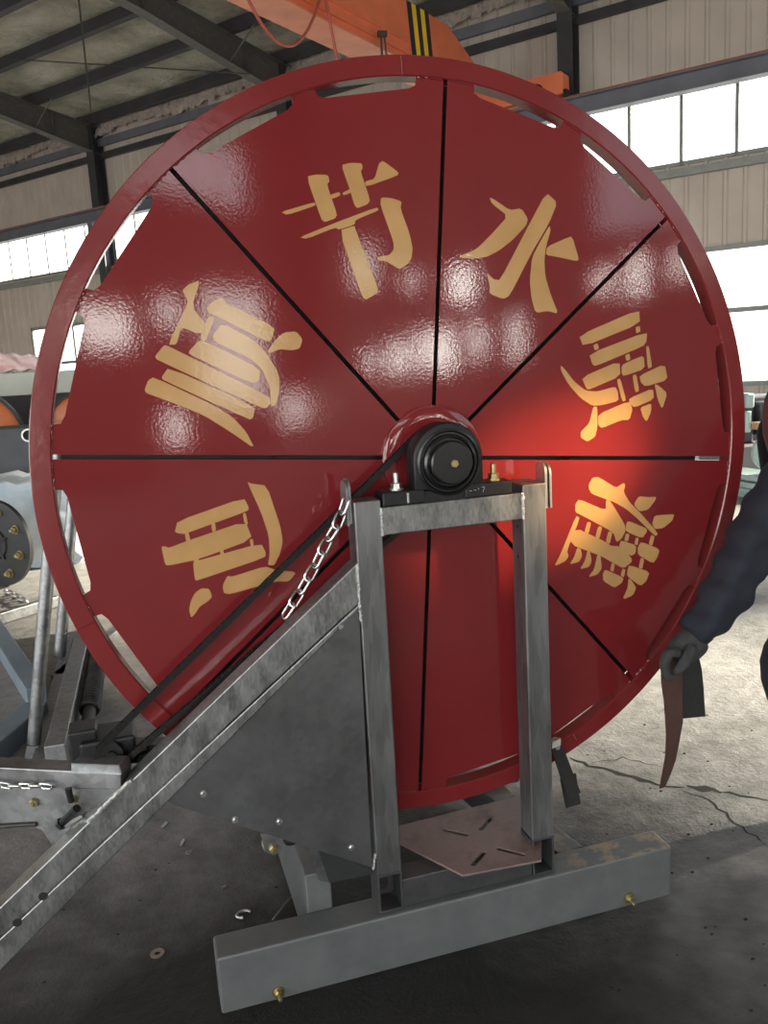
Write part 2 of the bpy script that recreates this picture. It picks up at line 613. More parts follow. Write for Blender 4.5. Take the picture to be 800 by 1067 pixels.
def lit_window(kind, a0, a1, z0, z1, L, col=(1, .95, .88), panes=1):
    '''a lamp-lit unseen window unit added on the front wall or the right end wall, off to the right behind the photographer'''
    global nwin
    nwin += 1
    if kind == 'front': base, ax, nrm = NW * (NF + .06), SW, NW
    else: base, ax, nrm = SW * (SR - .02), NW, -SW
    P = lambda a, z, d=0: base + ax * a + nrm * d + V((0, 0, z))
    mb = MB(); f = .06
    def b(x0, x1, y0, y1): mb.prism([P(x0, y0), P(x1, y0), P(x1, y1), P(x0, y1)], nrm * .07)
    b(a0 - f, a0, z0 - f, z1 + f); b(a1, a1 + f, z0 - f, z1 + f); b(a0, a1, z0 - f, z0); b(a0, a1, z1, z1 + f)
    for i in range(1, panes):
        x = a0 + (a1 - a0) * i / panes; b(x - .03, x + .03, z0, z1)
    o = struct(mb, 'window_%d' % nwin, 'winframe', 'unseen grey framed window lit by an added lamp')
    mp = MB(); mp.poly([P(a0, z0, .05), P(a1, z0, .05), P(a1, z1, .05), P(a0, z1, .05)]); mp.build('pane', 'glass', o)
    l = bpy.data.lights.new('window_area_light', 'AREA'); l.shape = 'RECTANGLE'; l.size = a1 - a0; l.size_y = z1 - z0  # lamp added between the solid wall and the pane
    l.energy = L * PI * (a1 - a0) * (z1 - z0); l.color = col
    lo = bpy.data.objects.new('window_area_light', l); COL.objects.link(lo)
    zc = -nrm; yc = V((0, 0, 1)); xc = yc.cross(zc)
    lo.matrix_world = Matrix.Translation(P((a0 + a1) / 2, (z0 + z1) / 2, .02)) @ Matrix((xc, yc, zc)).transposed().to_4x4()


for a0, a1, z0, z1, L, pn in ((8.5, 9.7, 2.15, 2.8, 11, 2), (10.45, 11.25, 2.5, 3.05, 6, 1), (11.9, 14.1, 1.0, 3.3, 7, 4), (10.4, 11.0, .4, 1.0, 9, 1), (14.6, 15.9, .35, 1.1, 8, 3)):
    lit_window('front', a0, a1, z0, z1, L, panes=pn)
for a0, a1, z0, z1, L in ((-7.23, -7.0, 1.5, 1.9, 7), (-6.54, -6.34, 1.4, 2.1, 11), (-5.9, -5.73, 1.45, 2.3, 12), (-5.44, -5.22, 1.42, 2.3, 12), (-4.66, -4.5, 1.65, 2.4, 9), (-3.78, -3.63, 1.55, 2.5, 8),
                          (-1.92, -1.77, 2.8, 3.3, 8), (-1.29, -1.13, 2.7, 3.55, 9), (-.45, -.32, 2.95, 3.55, 7), (-5.1, -4.65, 2.9, 3.6, 7), (-6.15, -5.94, 3.25, 3.6, 6), (-7.5, -6.9, 3.4, 4.3, 2.5)):
    lit_window('end', a0, a1, z0, z1, L * 2.4)
lit_window('end', -2.0, 12.0, 4.0, 7.2, 1.6, (.82, .9, 1.0), 12)  # unseen window lamp added for bluish haze on the wheel and rim light

# end walls
for nm, s in (('wall_left', SL), ('wall_right', SR)):
    mb = MB()
    dx = .2 if s > 0 else -.2
    pts = [H(s, NF - .1, 0), H(s, NB + .1, 0), H(s, NB + .1, roof_z(NB)), H(s, NF - .1, roof_z(NF))]
    mb.prism(pts, SW * dx)
    struct(mb, nm, 'wall')

# roof
mb = MB()
def roofp(u, v):
    s = SL + (SR - SL) * u; n = NF - .2 + (NB - NF + .4) * v
    sag = .05 * math.sin(s * 2.2) * math.sin(n * 4.2) + random.uniform(-.018, .018)
    return H(s, n, roof_z(n) + .20 + sag)
mb.grid(roofp, 150, 90)
cl = struct(mb, 'ceiling', 'foil', 'silver foil insulation under the roof sheets', 80)
mb = MB()
mb.prism([H(SL - .3, NF - .4, roof_z(NF) + .45), H(SR + .3, NF - .4, roof_z(NF) + .45), H(SR + .3, NB + .3, roof_z(NB) + .45), H(SL - .3, NB + .3, roof_z(NB) + .45)], (0, 0, .05))
struct(mb, 'roof', 'wall')
# purlins
for n in (14.45, 12.75, 11.1, 9.55, 7.95, 6.3, 4.6, 2.9):
    mb = MB()
    z = roof_z(n)
    mb.prism([H(SL + .1, n - .09, z - .10), H(SL + .1, n + .09, z - .10), H(SL + .1, n + .09, z + .14), H(SL + .1, n - .09, z + .14)], SW * (SR - SL - .2))
    struct(mb, 'ceiling_purlin', 'steel_dark')
# portal frames
for s in COLS:
    mb = MB()
    for ds, w in ((0, .025),):
        mb.prism([H(s - .012, NB - .42, 0), H(s - .012, NB - .08, 0), H(s - .012, NB - .08, roof_z(NB) - .1), H(s - .012, NB - .42, roof_z(NB) - .1)], SW * .024)
    for n0 in (NB - .44, NB - .10):
        mb.prism([H(s - .15, n0, 0), H(s + .15, n0, 0), H(s + .15, n0, roof_z(NB) - .1), H(s - .15, n0, roof_z(NB) - .1)], NW * .025)
    struct(mb, 'column', 'steel_dark', 'dark steel column against the back wall')
    mb = MB()
    def zb(n): return 7.86 + .155 * (NB - n) if n > NB - 4.5 else 7.86 + .155 * 4.5 + .1 * (NB - 4.5 - n)
    prev = None
    ns = [NB - .1, NB - 4.5, NF + .1]
    for i in range(2):
        n0, n1 = ns[i], ns[i + 1]
        mb.prism([H(s - .01, n0, zb(n0)), H(s - .01, n1, zb(n1)), H(s - .01, n1, roof_z(n1) - .12), H(s - .01, n0, roof_z(n0) - .12)], SW * .02)
        for f in (lambda n: zb(n), lambda n: roof_z(n) - .14):
            mb.prism([H(s - .13, n0, f(n0)), H(s - .13, n1, f(n1)), H(s - .13, n1, f(n1) + .022), H(s - .13, n0, f(n0) + .022)], SW * .26)
    for n0 in (NB - 1.6, NB - 4.5):
        mb.prism([H(s - .12, n0, zb(n0)), H(s + .12, n0, zb(n0)), H(s + .12, n0, roof_z(n0) - .12), H(s - .12, n0, roof_z(n0) - .12)], NW * .015)
    # knee brace rods from the rafter to the purlins
    for q in (1, -1):
        mb.cyl(H(s, NB - 2.1, zb(NB - 2.1) + .05), H(s + q * .75, NB - 2.05, roof_z(NB - 2.05) - .08), .018, 8)
    struct(mb, 'ceiling_rafter', 'steel_rafter', 'tapered grey steel rafter')
# wall rails (girts) and the torn insulation edge along the eave
for z, h_ in ((7.78, .16), (4.72, .14)):
    mb = MB()
    mb.prism([H(SL + .1, NB - .16, z), H(SL + .1, NB - .04, z), H(SL + .1, NB - .04, z + h_), H(SL + .1, NB - .16, z + h_)], SW * (SR - SL - .2))
    struct(mb, 'wall_rail', 'steel_dark' if z > 6 else 'winframe')
for z in (8.12,):
    mb = MB()
    mb.prism([H(SL + .1, NB - .14, z), H(SL + .1, NB - .04, z), H(SL + .1, NB - .04, z + .2), H(SL + .1, NB - .14, z + .2)], SW * (SR - SL - .2))
    struct(mb, 'wall_rail', 'runway')
mb = MB()
N_ = 900
rows = []
for i in range(N_ + 1):
    s = SL + .2 + (SR - SL - .4) * i / N_
    j = random.uniform(-.05, .05); k = random.uniform(-.05, .05)
    rows.append([mb.bm.verts.new(p) for p in (H(s, NB - .16, 8.62 + k), H(s, NB - .20 + j * .5, 8.50 + k), H(s, NB - .24 + k * .4, 8.38 + j + .05 * math.sin(s * 1.7)))])
for i in range(N_):
    for j in range(2):
        mb.bm.faces.new((rows[i][j], rows[i + 1][j], rows[i + 1][j + 1], rows[i][j + 1]))
struct(mb, 'trim_insulation', 'fringe', 'torn pale insulation edge hanging at the eave', 80)

# crane runway beam along the back wall
mb = MB()
z0, z1 = 6.02, 6.32
nr = NB - .62
mb.prism([H(SL + .1, nr - .012, z0), H(SL + .1, nr + .012, z0), H(SL + .1, nr + .012, z1), H(SL + .1, nr - .012, z1)], SW * (SR - SL - .2))
for z in (z0 - .01, z1 - .01):
    mb.prism([H(SL + .1, nr - .13, z), H(SL + .1, nr + .13, z), H(SL + .1, nr + .13, z + .02), H(SL + .1, nr - .13, z + .02)], SW * (SR - SL - .2))
for s in COLS:
    mb.prism([H(s - .1, nr - .1, z0 - .25), H(s - .1, NB - .1, z0 - .45), H(s - .1, NB - .1, z0 - .01), H(s - .1, nr - .1, z0 - .01)], SW * .2)
struct(mb, 'beam_runway', 'runway', 'grey crane runway beam along the back wall')
mb = MB()
mb.prism([H(SL + .1, nr - .1, z1 + .01), H(SL + .1, nr + .03, z1 + .01), H(SL + .1, nr + .03, z1 + .05), H(SL + .1, nr - .1, z1 + .05)], SW * (SR - SL - .2))
struct(mb, 'trim_crane_rail', 'runway_rail', 'rust coloured crane rail on the runway beam')

# thin bracing wires under the roof
for nm, p, q in (('bracing_wire', A(82, 0, 12.0), A(95, 117, 14.5)), ('bracing_wire', WN(-30, 59, 10.2), WN(260, 77, 12.2))):
    mb = MB(); mb.cyl(p, q, .014, 8)
    tag(mb.build(nm, 'wire'), 'thin upright rod hanging from the roof beside a rafter' if p == A(82, 0, 12.0) else 'thin level bracing rod running under the foil roof', 'rod')

# ------------------------------------------------------------------ overhead crane
zc = z1 + .12
gs = -6.95
cr = thing('overhead_crane', 'orange overhead travelling crane above the red reel', 'crane', H(gs, 12.0, zc))
mb = MB()
nE = 13.3
mb.prism([H(gs - .02, -6.0, zc), H(gs + .55, -6.0, zc), H(gs + .55, -6.0, zc + .02), H(gs - .02, -6.0, zc + .02)], NW * (6 + 12.4))
mb.build('bottom_flange', 'crane_flange', cr)
mb = MB()
mb.prism([H(gs + .06, -6.0, zc + .02), H(gs + .06, 12.4, zc + .02), H(gs + .06, 13.5, zc + .30), H(gs + .06, 13.5, zc + .52), H(gs + .06, 12.2, zc + 1.0), H(gs + .06, -6.0, zc + 1.0)], SW * .42)
for z in (.16, .34):
    mb.prism([H(gs + .48, -6.0, zc + z), H(gs + .48, 10.8, zc + z), H(gs + .48, 10.8, zc + z + .03), H(gs + .48, -6.0, zc + z + .03)], SW * .04)
mb.build('girder_web', 'crane', cr)
mb = MB()
for i in range(5):
    n0 = 10.95 + i * .14
    if i % 2 == 0: continue
    mb.prism([H(gs + .482, n0, zc + .12), H(gs + .482, n0 + .14, zc + .12), H(gs + .482, n0 + .02, zc + 1.0), H(gs + .482, n0 - .12, zc + 1.0)], SW * .006)
mb.build('hazard_stripes', 'hazy', cr, label='yellow hazard stripes')
mb = MB()
for i in range(5):
    n0 = 10.95 + i * .14
    if i % 2 == 1: continue
    mb.prism([H(gs + .482, n0, zc + .12), H(gs + .482, n0 + .14, zc + .12), H(gs + .482, n0 + .02, zc + 1.0), H(gs + .482, n0 - .12, zc + 1.0)], SW * .006)
mb.build('hazard_stripes', 'hazb', cr, label='black hazard stripes')
# end truck riding on the runway rail
mb = MB()
s_end = -5.05
mb.prism([H(s_end - 3.2, nr - .17, z1 + .1), H(s_end, nr - .17, z1 + .1), H(s_end, nr - .17, z1 + .45), H(s_end - .05, nr - .17, z1 + .5), H(s_end - 3.2, nr - .17, z1 + .5)], NW * .3, .01)
mb.build('end_truck', 'crane', cr)
for s in (s_end - .55, s_end - 2.7):
    mb = MB()
    mb.lathe(H(s, nr - .19, z1 + .21), -NW, [(0, -.1), (.16, -.1), (.16, 0), (.12, .03), (.05, .05), (.05, .08), (0, .08)], 24)
    mb.build('wheel', 'black', cr, 40)
mb = MB()
mb.prism([H(s_end + .0, nr - .2, z1 + .04), H(s_end + .07, nr - .2, z1 + .04), H(s_end + .07, nr - .2, z1 + .16), H(s_end, nr - .2, z1 + .16)], NW * .2)
mb.build('buffer', 'black', cr)
# festoon cables under the girder
def catenary(p, q, sag, n=18):
    p, q = V(p), V(q)
    return [p.lerp(q, i / n) + V((0, 0, -sag * (1 - (2 * i / n - 1) ** 2))) for i in range(n + 1)]
gsp = gs + .3
for (x0, y0, x1, y1, sg), mt, lb in (((256, -6, 334, -4, .62), 'cable_red', 'red festoon cable hanging in a wide loop under the crane girder'),
                                     ((339, -4, 351, 62, 0), 'cable_red', 'straight red cable dropping beside the girder behind the reel top')):
    mb = MB()
    p = SS(x0, y0, gs + .6); q = SS(x1, y1, gs + .6)
    mb.tube(catenary(p, q, sg), .022, 8)
    tag(mb.build('festoon_cable', mt, smooth=60), lb, 'cable')
mb = MB()
p, q = SS(397, 36, gs + .6), SS(398, 62, gs + .6)
mb.cyl(p, q, .018, 8); mb.cyl(p + V((.05, 0, 0)), q + V((.08, 0, 0)), .015, 8); mb.box(p - V((.05, .03, .03)), p + V((.09, .03, .05)))
tag(mb.build('cable_hanger', 'wire'), 'dark cable hanger just above the red rim beside the hazard stripes', 'cable')

# ------------------------------------------------------------------ the hose reel
reel = thing('hose_reel', 'red steel irrigation hose reel wheel with ochre characters on a galvanised frame', 'hose reel', (0, 0, 0))
ROT = -0.0869


def rp(r, a, y): return V((r * math.cos(a), y, HZ + r * math.sin(a)))


# rim: bent square tube
mb = MB()
RI, RO, n = .951, 1.0, 256
prof = [(RO - .002, 0), (RO, .002), (RO, .048), (RO - .002, .05), (RI + .002, .05), (RI, .048), (RI, .003), (RI + .003, 0)]
rings = [[mb.bm.verts.new(rp(r, 2 * PI * k / n, y)) for r, y in prof] for k in range(n)]
for k in range(n):
    for j in range(len(prof)):
        mb.bm.faces.new((rings[k][j], rings[(k + 1) % n][j], rings[(k + 1) % n][(j + 1) % len(prof)], rings[k][(j + 1) % len(prof)]))
bmesh.ops.recalc_face_normals(mb.bm, faces=mb.bm.faces)
rim = mb.build('reel_rim', 'rim', reel, 35)
# butt welds across the rim
for ang in (97, 8, 205, 300):
    mb = MB()
    a0 = math.radians(ang) + ROT
    mb.tube([rp(RI + .002, a0, -.0005), rp(RO - .001, a0, -.0005)], .0018, 6)
    mb.build('butt_weld', 'rim', rim)

YP = .006


def sector(a0, a1):
    """one pie panel: two chord slots along the outside, narrow tongues welded to the rim"""
    g = .0058
    pts = []
    def gp(r, a, side):          # point near a seam, offset so that the gap is parallel
        da = math.asin(g / r)
        return (r, a + da * side)
    mid = (a0 + a1) / 2
    tng = .062
    pts.append(gp(.10, a0, 1))
    pts.append(gp(.9515, a0, 1))
    for (u, v) in ((a0, mid), (mid, a1)):
        w0 = .085 if u == a0 else .035
        w1 = .085 if v == a1 else .035
        b0, b1 = u + w0, v - w1
        pts += [(.9515, u + (.01 if u == a0 else w0 * .5)), (.9515, b0 - .004), (.932, b0)]
        rc = .932 * math.cos((b1 - b0) / 2)
        pts += [(.924, b0 + .02)]
        for t in (.3, .5, .7):
            aa = b0 + (b1 - b0) * t
            pts.append((.924 * math.cos((b1 - b0) / 2 - .02) / math.cos(aa - (b0 + b1) / 2), aa))
        pts += [(.924, b1 - .02), (.932, b1), (.9515, b1 + .004), (.9515, v - (.01 if v == a1 else w1 * .5))]
    pts.append(gp(.9515, a1, -1))
    pts.append(gp(.10, a1, -1))
    for t in (.75, .5, .25): pts.append((.10, a0 + (a1 - a0) * t))
    return pts


CH = {}
def soften(p, k=.16):
    out = []
    for i in range(len(p)):
        a, b = p[i], p[(i + 1) % len(p)]
        out += [(a[0] + (b[0] - a[0]) * k, a[1] + (b[1] - a[1]) * k), (b[0] + (a[0] - b[0]) * k, b[1] + (a[1] - b[1]) * k)]
    return out


def chs(key, ox, oy, sc, polys): CH[key] = [soften([(ox + x * sc, oy + y * sc) for x, y in p]) for p in polys]


chs(90 + 22.5, 280, 150, .2125, [
    [(185, 160), (230, 150), (290, 152), (298, 182), (285, 200), (335, 345), (325, 365), (275, 383), (258, 370)],
    [(355, 103), (400, 92), (457, 95), (460, 120), (450, 135), (497, 275), (485, 295), (435, 315), (420, 300), (395, 215)],
    [(60, 333), (225, 285), (230, 302), (90, 348)], [(300, 250), (345, 235), (352, 252), (310, 270)], [(360, 240), (400, 220), (405, 238), (368, 252)],
    [(470, 185), (520, 170), (540, 95), (560, 82), (637, 140), (630, 155), (478, 210)],
    [(150, 458), (330, 385), (530, 310), (540, 325), (425, 372), (420, 395), (345, 420), (325, 410), (185, 465)],
    [(550, 262), (600, 265), (652, 282), (645, 315), (690, 440), (705, 510), (700, 560), (680, 590), (640, 615), (610, 595), (575, 575), (530, 568), (540, 552), (590, 545), (612, 520), (612, 480), (548, 300)],
    [(345, 425), (420, 400), (425, 420), (535, 705), (535, 730), (480, 762), (460, 755)]])
chs(45 + 22.5, 460, 180, .2, [
    [(250, 130), (268, 135), (355, 195), (415, 185), (450, 240), (440, 275), (370, 350), (300, 405), (230, 440), (150, 448), (82, 438), (180, 400), (270, 310), (345, 225), (262, 160)],
    [(545, 103), (603, 155), (560, 262), (470, 415), (355, 640), (320, 658), (250, 630), (252, 590), (232, 515), (270, 555), (305, 560), (440, 300)],
    [(562, 275), (568, 300), (545, 380), (535, 450), (540, 540), (570, 640), (608, 735), (555, 720), (490, 730), (468, 650), (460, 560), (472, 440), (505, 375)],
    [(550, 385), (640, 345), (680, 330), (715, 450), (705, 460), (600, 438), (543, 428)]])
chs(22.5, 570, 310, .175, [
    [(190, 225), (548, 70), (552, 155), (215, 293)], [(275, 283), (300, 273), (308, 305), (283, 315)], [(528, 175), (552, 170), (555, 203), (530, 213)],
    [(250, 335), (595, 203), (590, 265), (570, 290), (290, 408), (270, 400)], [(465, 343), (490, 333), (495, 370), (472, 378)],
    [(205, 475), (430, 378), (436, 468), (250, 548), (235, 545)], [(445, 402), (500, 375), (575, 345), (580, 425), (455, 468), (444, 450)],
    [(80, 405), (100, 420), (160, 500), (230, 555), (300, 560), (405, 530), (420, 560), (425, 615), (330, 640), (270, 645), (200, 600), (130, 520), (85, 440)],
    [(415, 490), (435, 482), (470, 612), (448, 620)], [(508, 463), (530, 456), (548, 555), (525, 565)],
    [(550, 465), (700, 395), (718, 490), (585, 530), (558, 505)], [(590, 290), (605, 290), (625, 412), (600, 424)],
    [(490, 600), (630, 540), (635, 605), (520, 655), (490, 630)], [(640, 515), (665, 525), (715, 570), (685, 665), (660, 610)],
    [(555, 655), (620, 630), (618, 680), (592, 740), (570, 710)], [(305, 695), (490, 615), (508, 665), (490, 728), (440, 730), (325, 778), (305, 760)],
    [(275, 650), (298, 650), (300, 770), (285, 830), (240, 858), (200, 835), (200, 800), (250, 750)]])
chs(-22.5, 570, 490, .175, [
    [(248, 85), (270, 45), (300, 40), (330, 55), (410, 105), (455, 75), (465, 85), (455, 130), (490, 190), (560, 260), (660, 375), (645, 395), (540, 290), (470, 230), (400, 190), (330, 165), (265, 140), (248, 110)],
    [(350, 175), (375, 180), (460, 320), (468, 360), (440, 410), (412, 428), (395, 370), (200, 265), (168, 250), (168, 200), (190, 172), (350, 240)],
    [(515, 205), (545, 155), (600, 160), (650, 158), (640, 185), (600, 235), (550, 245)], [(625, 320), (640, 270), (700, 265), (757, 262), (745, 300), (690, 345), (640, 350)],
    [(168, 342), (345, 425), (380, 450), (428, 452), (500, 520), (505, 545), (455, 585), (380, 545), (330, 515), (135, 440)],
    [(172, 272), (195, 284), (117, 480), (128, 510), (110, 540), (42, 572), (80, 500)],
    [(240, 306), (262, 312), (246, 380), (222, 370)], [(305, 333), (328, 338), (310, 410), (287, 398)], [(365, 363), (388, 370), (372, 440), (350, 428)],
    [(180, 460), (200, 468), (208, 510), (190, 545), (133, 560), (160, 520)], [(240, 480), (255, 486), (265, 540), (250, 575), (195, 590), (225, 540)], [(300, 500), (318, 508), (325, 585), (300, 620), (245, 637), (280, 590)],
    [(480, 300), (590, 345), (595, 365), (565, 405), (470, 365), (468, 330)], [(470, 375), (490, 382), (480, 425), (460, 418)], [(530, 400), (545, 405), (537, 448), (520, 440)],
    [(440, 417), (530, 447), (525, 495), (500, 510), (432, 480), (430, 450)], [(560, 425), (670, 470), (655, 520), (630, 555), (542, 505), (540, 460)],
    [(620, 385), (640, 393), (625, 450), (605, 440)], [(558, 520), (578, 530), (565, 588), (545, 582)],
    [(490, 565), (610, 605), (590, 660), (555, 690), (475, 630), (480, 590)], [(345, 590), (455, 640), (445, 670), (400, 700), (335, 660), (332, 620)],
    [(385, 552), (402, 558), (395, 604), (376, 598)], [(450, 585), (466, 592), (456, 638), (438, 628)], [(485, 645), (500, 652), (530, 700), (510, 745), (450, 770), (480, 700)]])
chs(135 + 22.5, 140, 280, .2375, [
    [(210, 95), (235, 70), (290, 48), (252, 165), (322, 255), (285, 288), (205, 255), (185, 333), (147, 333), (235, 150), (225, 125)],
    [(325, 205), (352, 215), (312, 322), (285, 308)],
    [(235, 368), (285, 312), (315, 324), (350, 336), (552, 440), (548, 490), (520, 505), (260, 385)],
    [(315, 170), (345, 145), (380, 125), (410, 155), (615, 255), (605, 305), (590, 325), (355, 205), (325, 195)],
    [(345, 290), (385, 238), (520, 310), (580, 370), (635, 465), (635, 540), (620, 600), (598, 605), (595, 520), (560, 440), (500, 390), (350, 320)],
    [(586, 360), (620, 310), (655, 280), (710, 275), (738, 310), (725, 350), (690, 358), (640, 352), (590, 372)],
    [(90, 385), (130, 335), (150, 340), (590, 560), (598, 590), (580, 612), (545, 605), (100, 400)],
    [(120, 475), (150, 432), (530, 605), (520, 655), (505, 662), (125, 488)],
    [(45, 530), (60, 490), (85, 475), (350, 600), (430, 650), (490, 715), (528, 790), (420, 715), (300, 640), (120, 570), (50, 545)]])
chs(180 + 22.5, 160, 490, .2, [
    [(110, 320), (125, 265), (470, 143), (497, 195), (490, 212), (180, 325), (160, 332), (125, 328)], [(300, 280), (320, 273), (325, 315), (306, 322)],
    [(40, 400), (55, 395), (80, 405), (170, 370), (478, 265), (515, 360), (230, 465), (75, 497), (60, 490)],
    [(162, 325), (182, 322), (192, 370), (170, 372)], [(465, 225), (480, 222), (492, 285), (472, 275)], [(343, 412), (362, 406), (368, 445), (350, 448)],
    [(205, 478), (235, 470), (560, 380), (585, 430), (580, 455), (225, 575), (215, 570)], [(208, 468), (236, 458), (236, 480), (210, 485)], [(500, 362), (516, 356), (522, 392), (506, 396)],
    [(487, 60), (510, 70), (590, 80), (660, 290), (673, 370), (660, 430), (630, 495), (595, 495), (605, 440), (600, 340), (560, 220)],
    [(360, 600), (385, 550), (410, 555), (580, 500), (640, 520), (745, 530), (705, 580), (640, 578), (560, 600), (400, 645), (365, 640)],
    [(195, 680), (215, 640), (250, 615), (290, 618), (305, 660), (280, 685), (240, 710), (215, 750), (195, 768), (185, 725)]])

for k in range(8):
    a0, a1 = ROT + k * PI / 4, ROT + (k + 1) * PI / 4
    mb = MB()
    mb.prism([rp(r, a, YP) for r, a in sector(a0, a1)], (0, .004, 0))
    # weld beads where the tongues meet the rim
    mid = (a0 + a1) / 2
    for (u, v) in ((a0 + .012, a0 + .08), (mid - .03, mid + .03), (a1 - .08, a1 - .012)):
        pth = [rp(.951 + random.uniform(-.0012, .0012), u + (v - u) * i / 14, YP - .0005) for i in range(15)]
        mb.tube(pth, .003, 6, radii=[.003 + random.uniform(-.0009, .0009) for _ in pth])
    pan = mb.build('side_panel', 'red', reel)
    key = math.degrees(mid - ROT)
    key = key if key < 250 else key - 360
    for q in CH:
        if abs(q - key) < 1:
            mb = MB()
            for i, pl in enumerate(CH[q]):
                y = YP - .0006 - .00004 * i
                mb.prism([A(x, yy, y) for x, yy in pl], (0, YP + .0002 - y, 0))
            mb.build('painted_character', 'letter', pan, label='ochre stencilled character')
# drum, seam backing bars and far side behind the panels
mb = MB()
mb.lathe((0, 0, HZ), (0, 1, 0), [(.42, .02), (.42, .80)], 64)
mb.build('drum', 'rim', reel, 40)
mb = MB()
rings = [[mb.bm.verts.new(rp(r, 2 * PI * k / 96, y + .80)) for r, y in ((.88, 0), (.88, .05), (.83, .05), (.83, 0))] for k in range(96)]
for k in range(96):
    for j in range(4):
        mb.bm.faces.new((rings[k][j], rings[(k + 1) % 96][j], rings[(k + 1) % 96][(j + 1) % 4], rings[k][(j + 1) % 4]))
for k in range(8): mb.bar(rp(.0, ROT + k * PI / 4, .825), rp(.835, ROT + k * PI / 4, .825), .05, .04, (0, 1, 0))
mb.build('far_flange', 'rim', reel)
for k in range(8):  # black bars added behind the seams to keep the gaps dark
    a0 = ROT + k * PI / 4
    mb = MB(); mb.bar(rp(.1, a0, .075), rp(.87 if k == 0 else .90, a0, .075), .10, .036, (0, 1, 0))
    if k: mb.bar(rp(.89, a0, .070), rp(.935 if k == 4 else .953, a0, .070), .045, .03, (0, 1, 0))
    mb.build('seam_backing', 'black', reel)
# hub plate
hub = MB()
hub.lathe((0, 0, HZ), (0, -1, 0), [(.04, -.006), (.14, -.006), (.14, .004), (.137, .006), (.105, .006), (.104, .008), (.088, .008), (.087, .006), (.04, .006)], 96)
hub.build('hub_plate', 'red', reel, 40)
mb = MB(); mb.lathe((0, 0, HZ), (0, -1, 0), [(.045, -.8), (.045, .12)], 32); mb.build('axle', 'black', reel, 40)
# drive sprocket and its chain down to the gearbox
YC = -.033
drv = A(116, 786, YC)
RS, RD = .085, .034
mb = MB()
pr = []
for k in range(72):
    r = RS - .008 if k % 3 else RS + .002
    pr.append(rp(r, 2 * PI * k / 72, YC - .004))
mb.prism(pr, (0, .008, 0)); mb.build('sprocket', 'black', reel)
c0, c1 = V((0, YC, HZ)), V((drv.x, YC, drv.z))
def loop(c0, r0, c1, r1):
    d = c1 - c0; L = d.length; th = math.atan2(d.z, d.x)
    al = math.acos((r0 - r1) / L)
    pts = []
    arc0 = 2 * PI - 2 * al
    def at(c, r, a): return V((c.x + r * math.cos(a), YC, c.z + r * math.sin(a)))
    for i in range(25): pts.append(at(c0, r0, th + al + arc0 * i / 24))
    for i in range(13): pts.append(at(c1, r1, th - al + 2 * al * i / 12))
    return pts
lp = loop(c0, RS, c1, RD)
def resample(pts, step, closed=True):
    out = []; acc = 0; N = len(pts)
    segs = [(pts[i], pts[(i + 1) % N]) for i in range(N if closed else N - 1)]
    total = sum((b - a).length for a, b in segs); n = int(total / step); step = total / n
    t = 0; i = 0; pos = 0
    for k in range(n):
        want = k * step
        while pos + (segs[i][1] - segs[i][0]).length < want - 1e-9:
            pos += (segs[i][1] - segs[i][0]).length; i += 1
        L = (segs[i][1] - segs[i][0]).length
        out.append(segs[i][0].lerp(segs[i][1], (want - pos) / L if L else 0))
    return out
lk = resample(lp, .019)
mb = MB()
for i in range(len(lk)):
    p, q = lk[i], lk[(i + 1) % len(lk)]
    d = (q - p).normalized(); s = V((0, 1, 0)); u = d.cross(s)
    w = .0062 if i % 2 else .0082
    for sg in (-1, 1):
        mb.obox((p + q) / 2 + s * sg * w, d * .0125, s * .0011, u * .0075)
    mb.cyl(p - s * .008, p + s * .008, .006, 8)
mb.build('drive_chain', 'chain_black', reel, label='oily black roller chain')

# ---- frame posts and crossbar
YF, YB = -.125, -.052
xl0, xl1 = A(369.5, 521).x - .0, A(397.5, 521).x
xr0, xr1 = A(545.3, 545).x, A(570, 560).x
xl0 = (A(370, 540).x + A(390, 880).x) / 2; xl1 = (A(398, 540).x + A(416.5, 880).x) / 2
ztl = A(384, 520).z; ztr = A(556, 506).z; zt = (ztl + ztr) / 2
zcb = A(470, 550).z; zct = A(470, 521.5).z
zpost = A(402, 912).z
mb = MB(); mb.box((xl0, YF, zpost), (xl1, YB, zt), .004); postl = mb.build('post', 'galv_post', reel, label='left galvanised upright')
mb = MB(); mb.box((xr0, YF, zpost - .004), (xr1, YB, zt), .004); postr = mb.build('post', 'galv_post', reel, label='right galvanised upright with bolt holes')
for (px, py) in ((539, 548.5), (539.5, 580)):
    mb = MB()
    p = on(px, py, V((1, 0, 0)), xr0 - .0006)
    mb.lathe(p, (1, 0, 0), [(0, 0), (.0045, 0)], 12)
    mb.build('bolt_hole', 'void', postr)
mb = MB(); mb.box((xl1 + .0005, YF + .001, zcb), (xr0 - .0005, YB, zct), .003); mb.build('cross_bar', 'galv_brush', reel)
def bead(mb, pts, r, n=None):
    pts = [V(p) for p in pts]
    L = sum((pts[i + 1] - pts[i]).length for i in range(len(pts) - 1))
    st = resample(pts, r * .9, False) + [pts[-1]]
    mb.tube([p + V((random.uniform(-1, 1), random.uniform(-1, 1), random.uniform(-1, 1))) * r * .25 for p in st], r, 6, radii=[r * random.uniform(.7, 1.2) for _ in st])
for x in (xl1, xr0):
    mb = MB(); bead(mb, [(x, YF, zcb), (x, YF, zct)], .0045); mb.build('weld_bead', 'weld', reel)
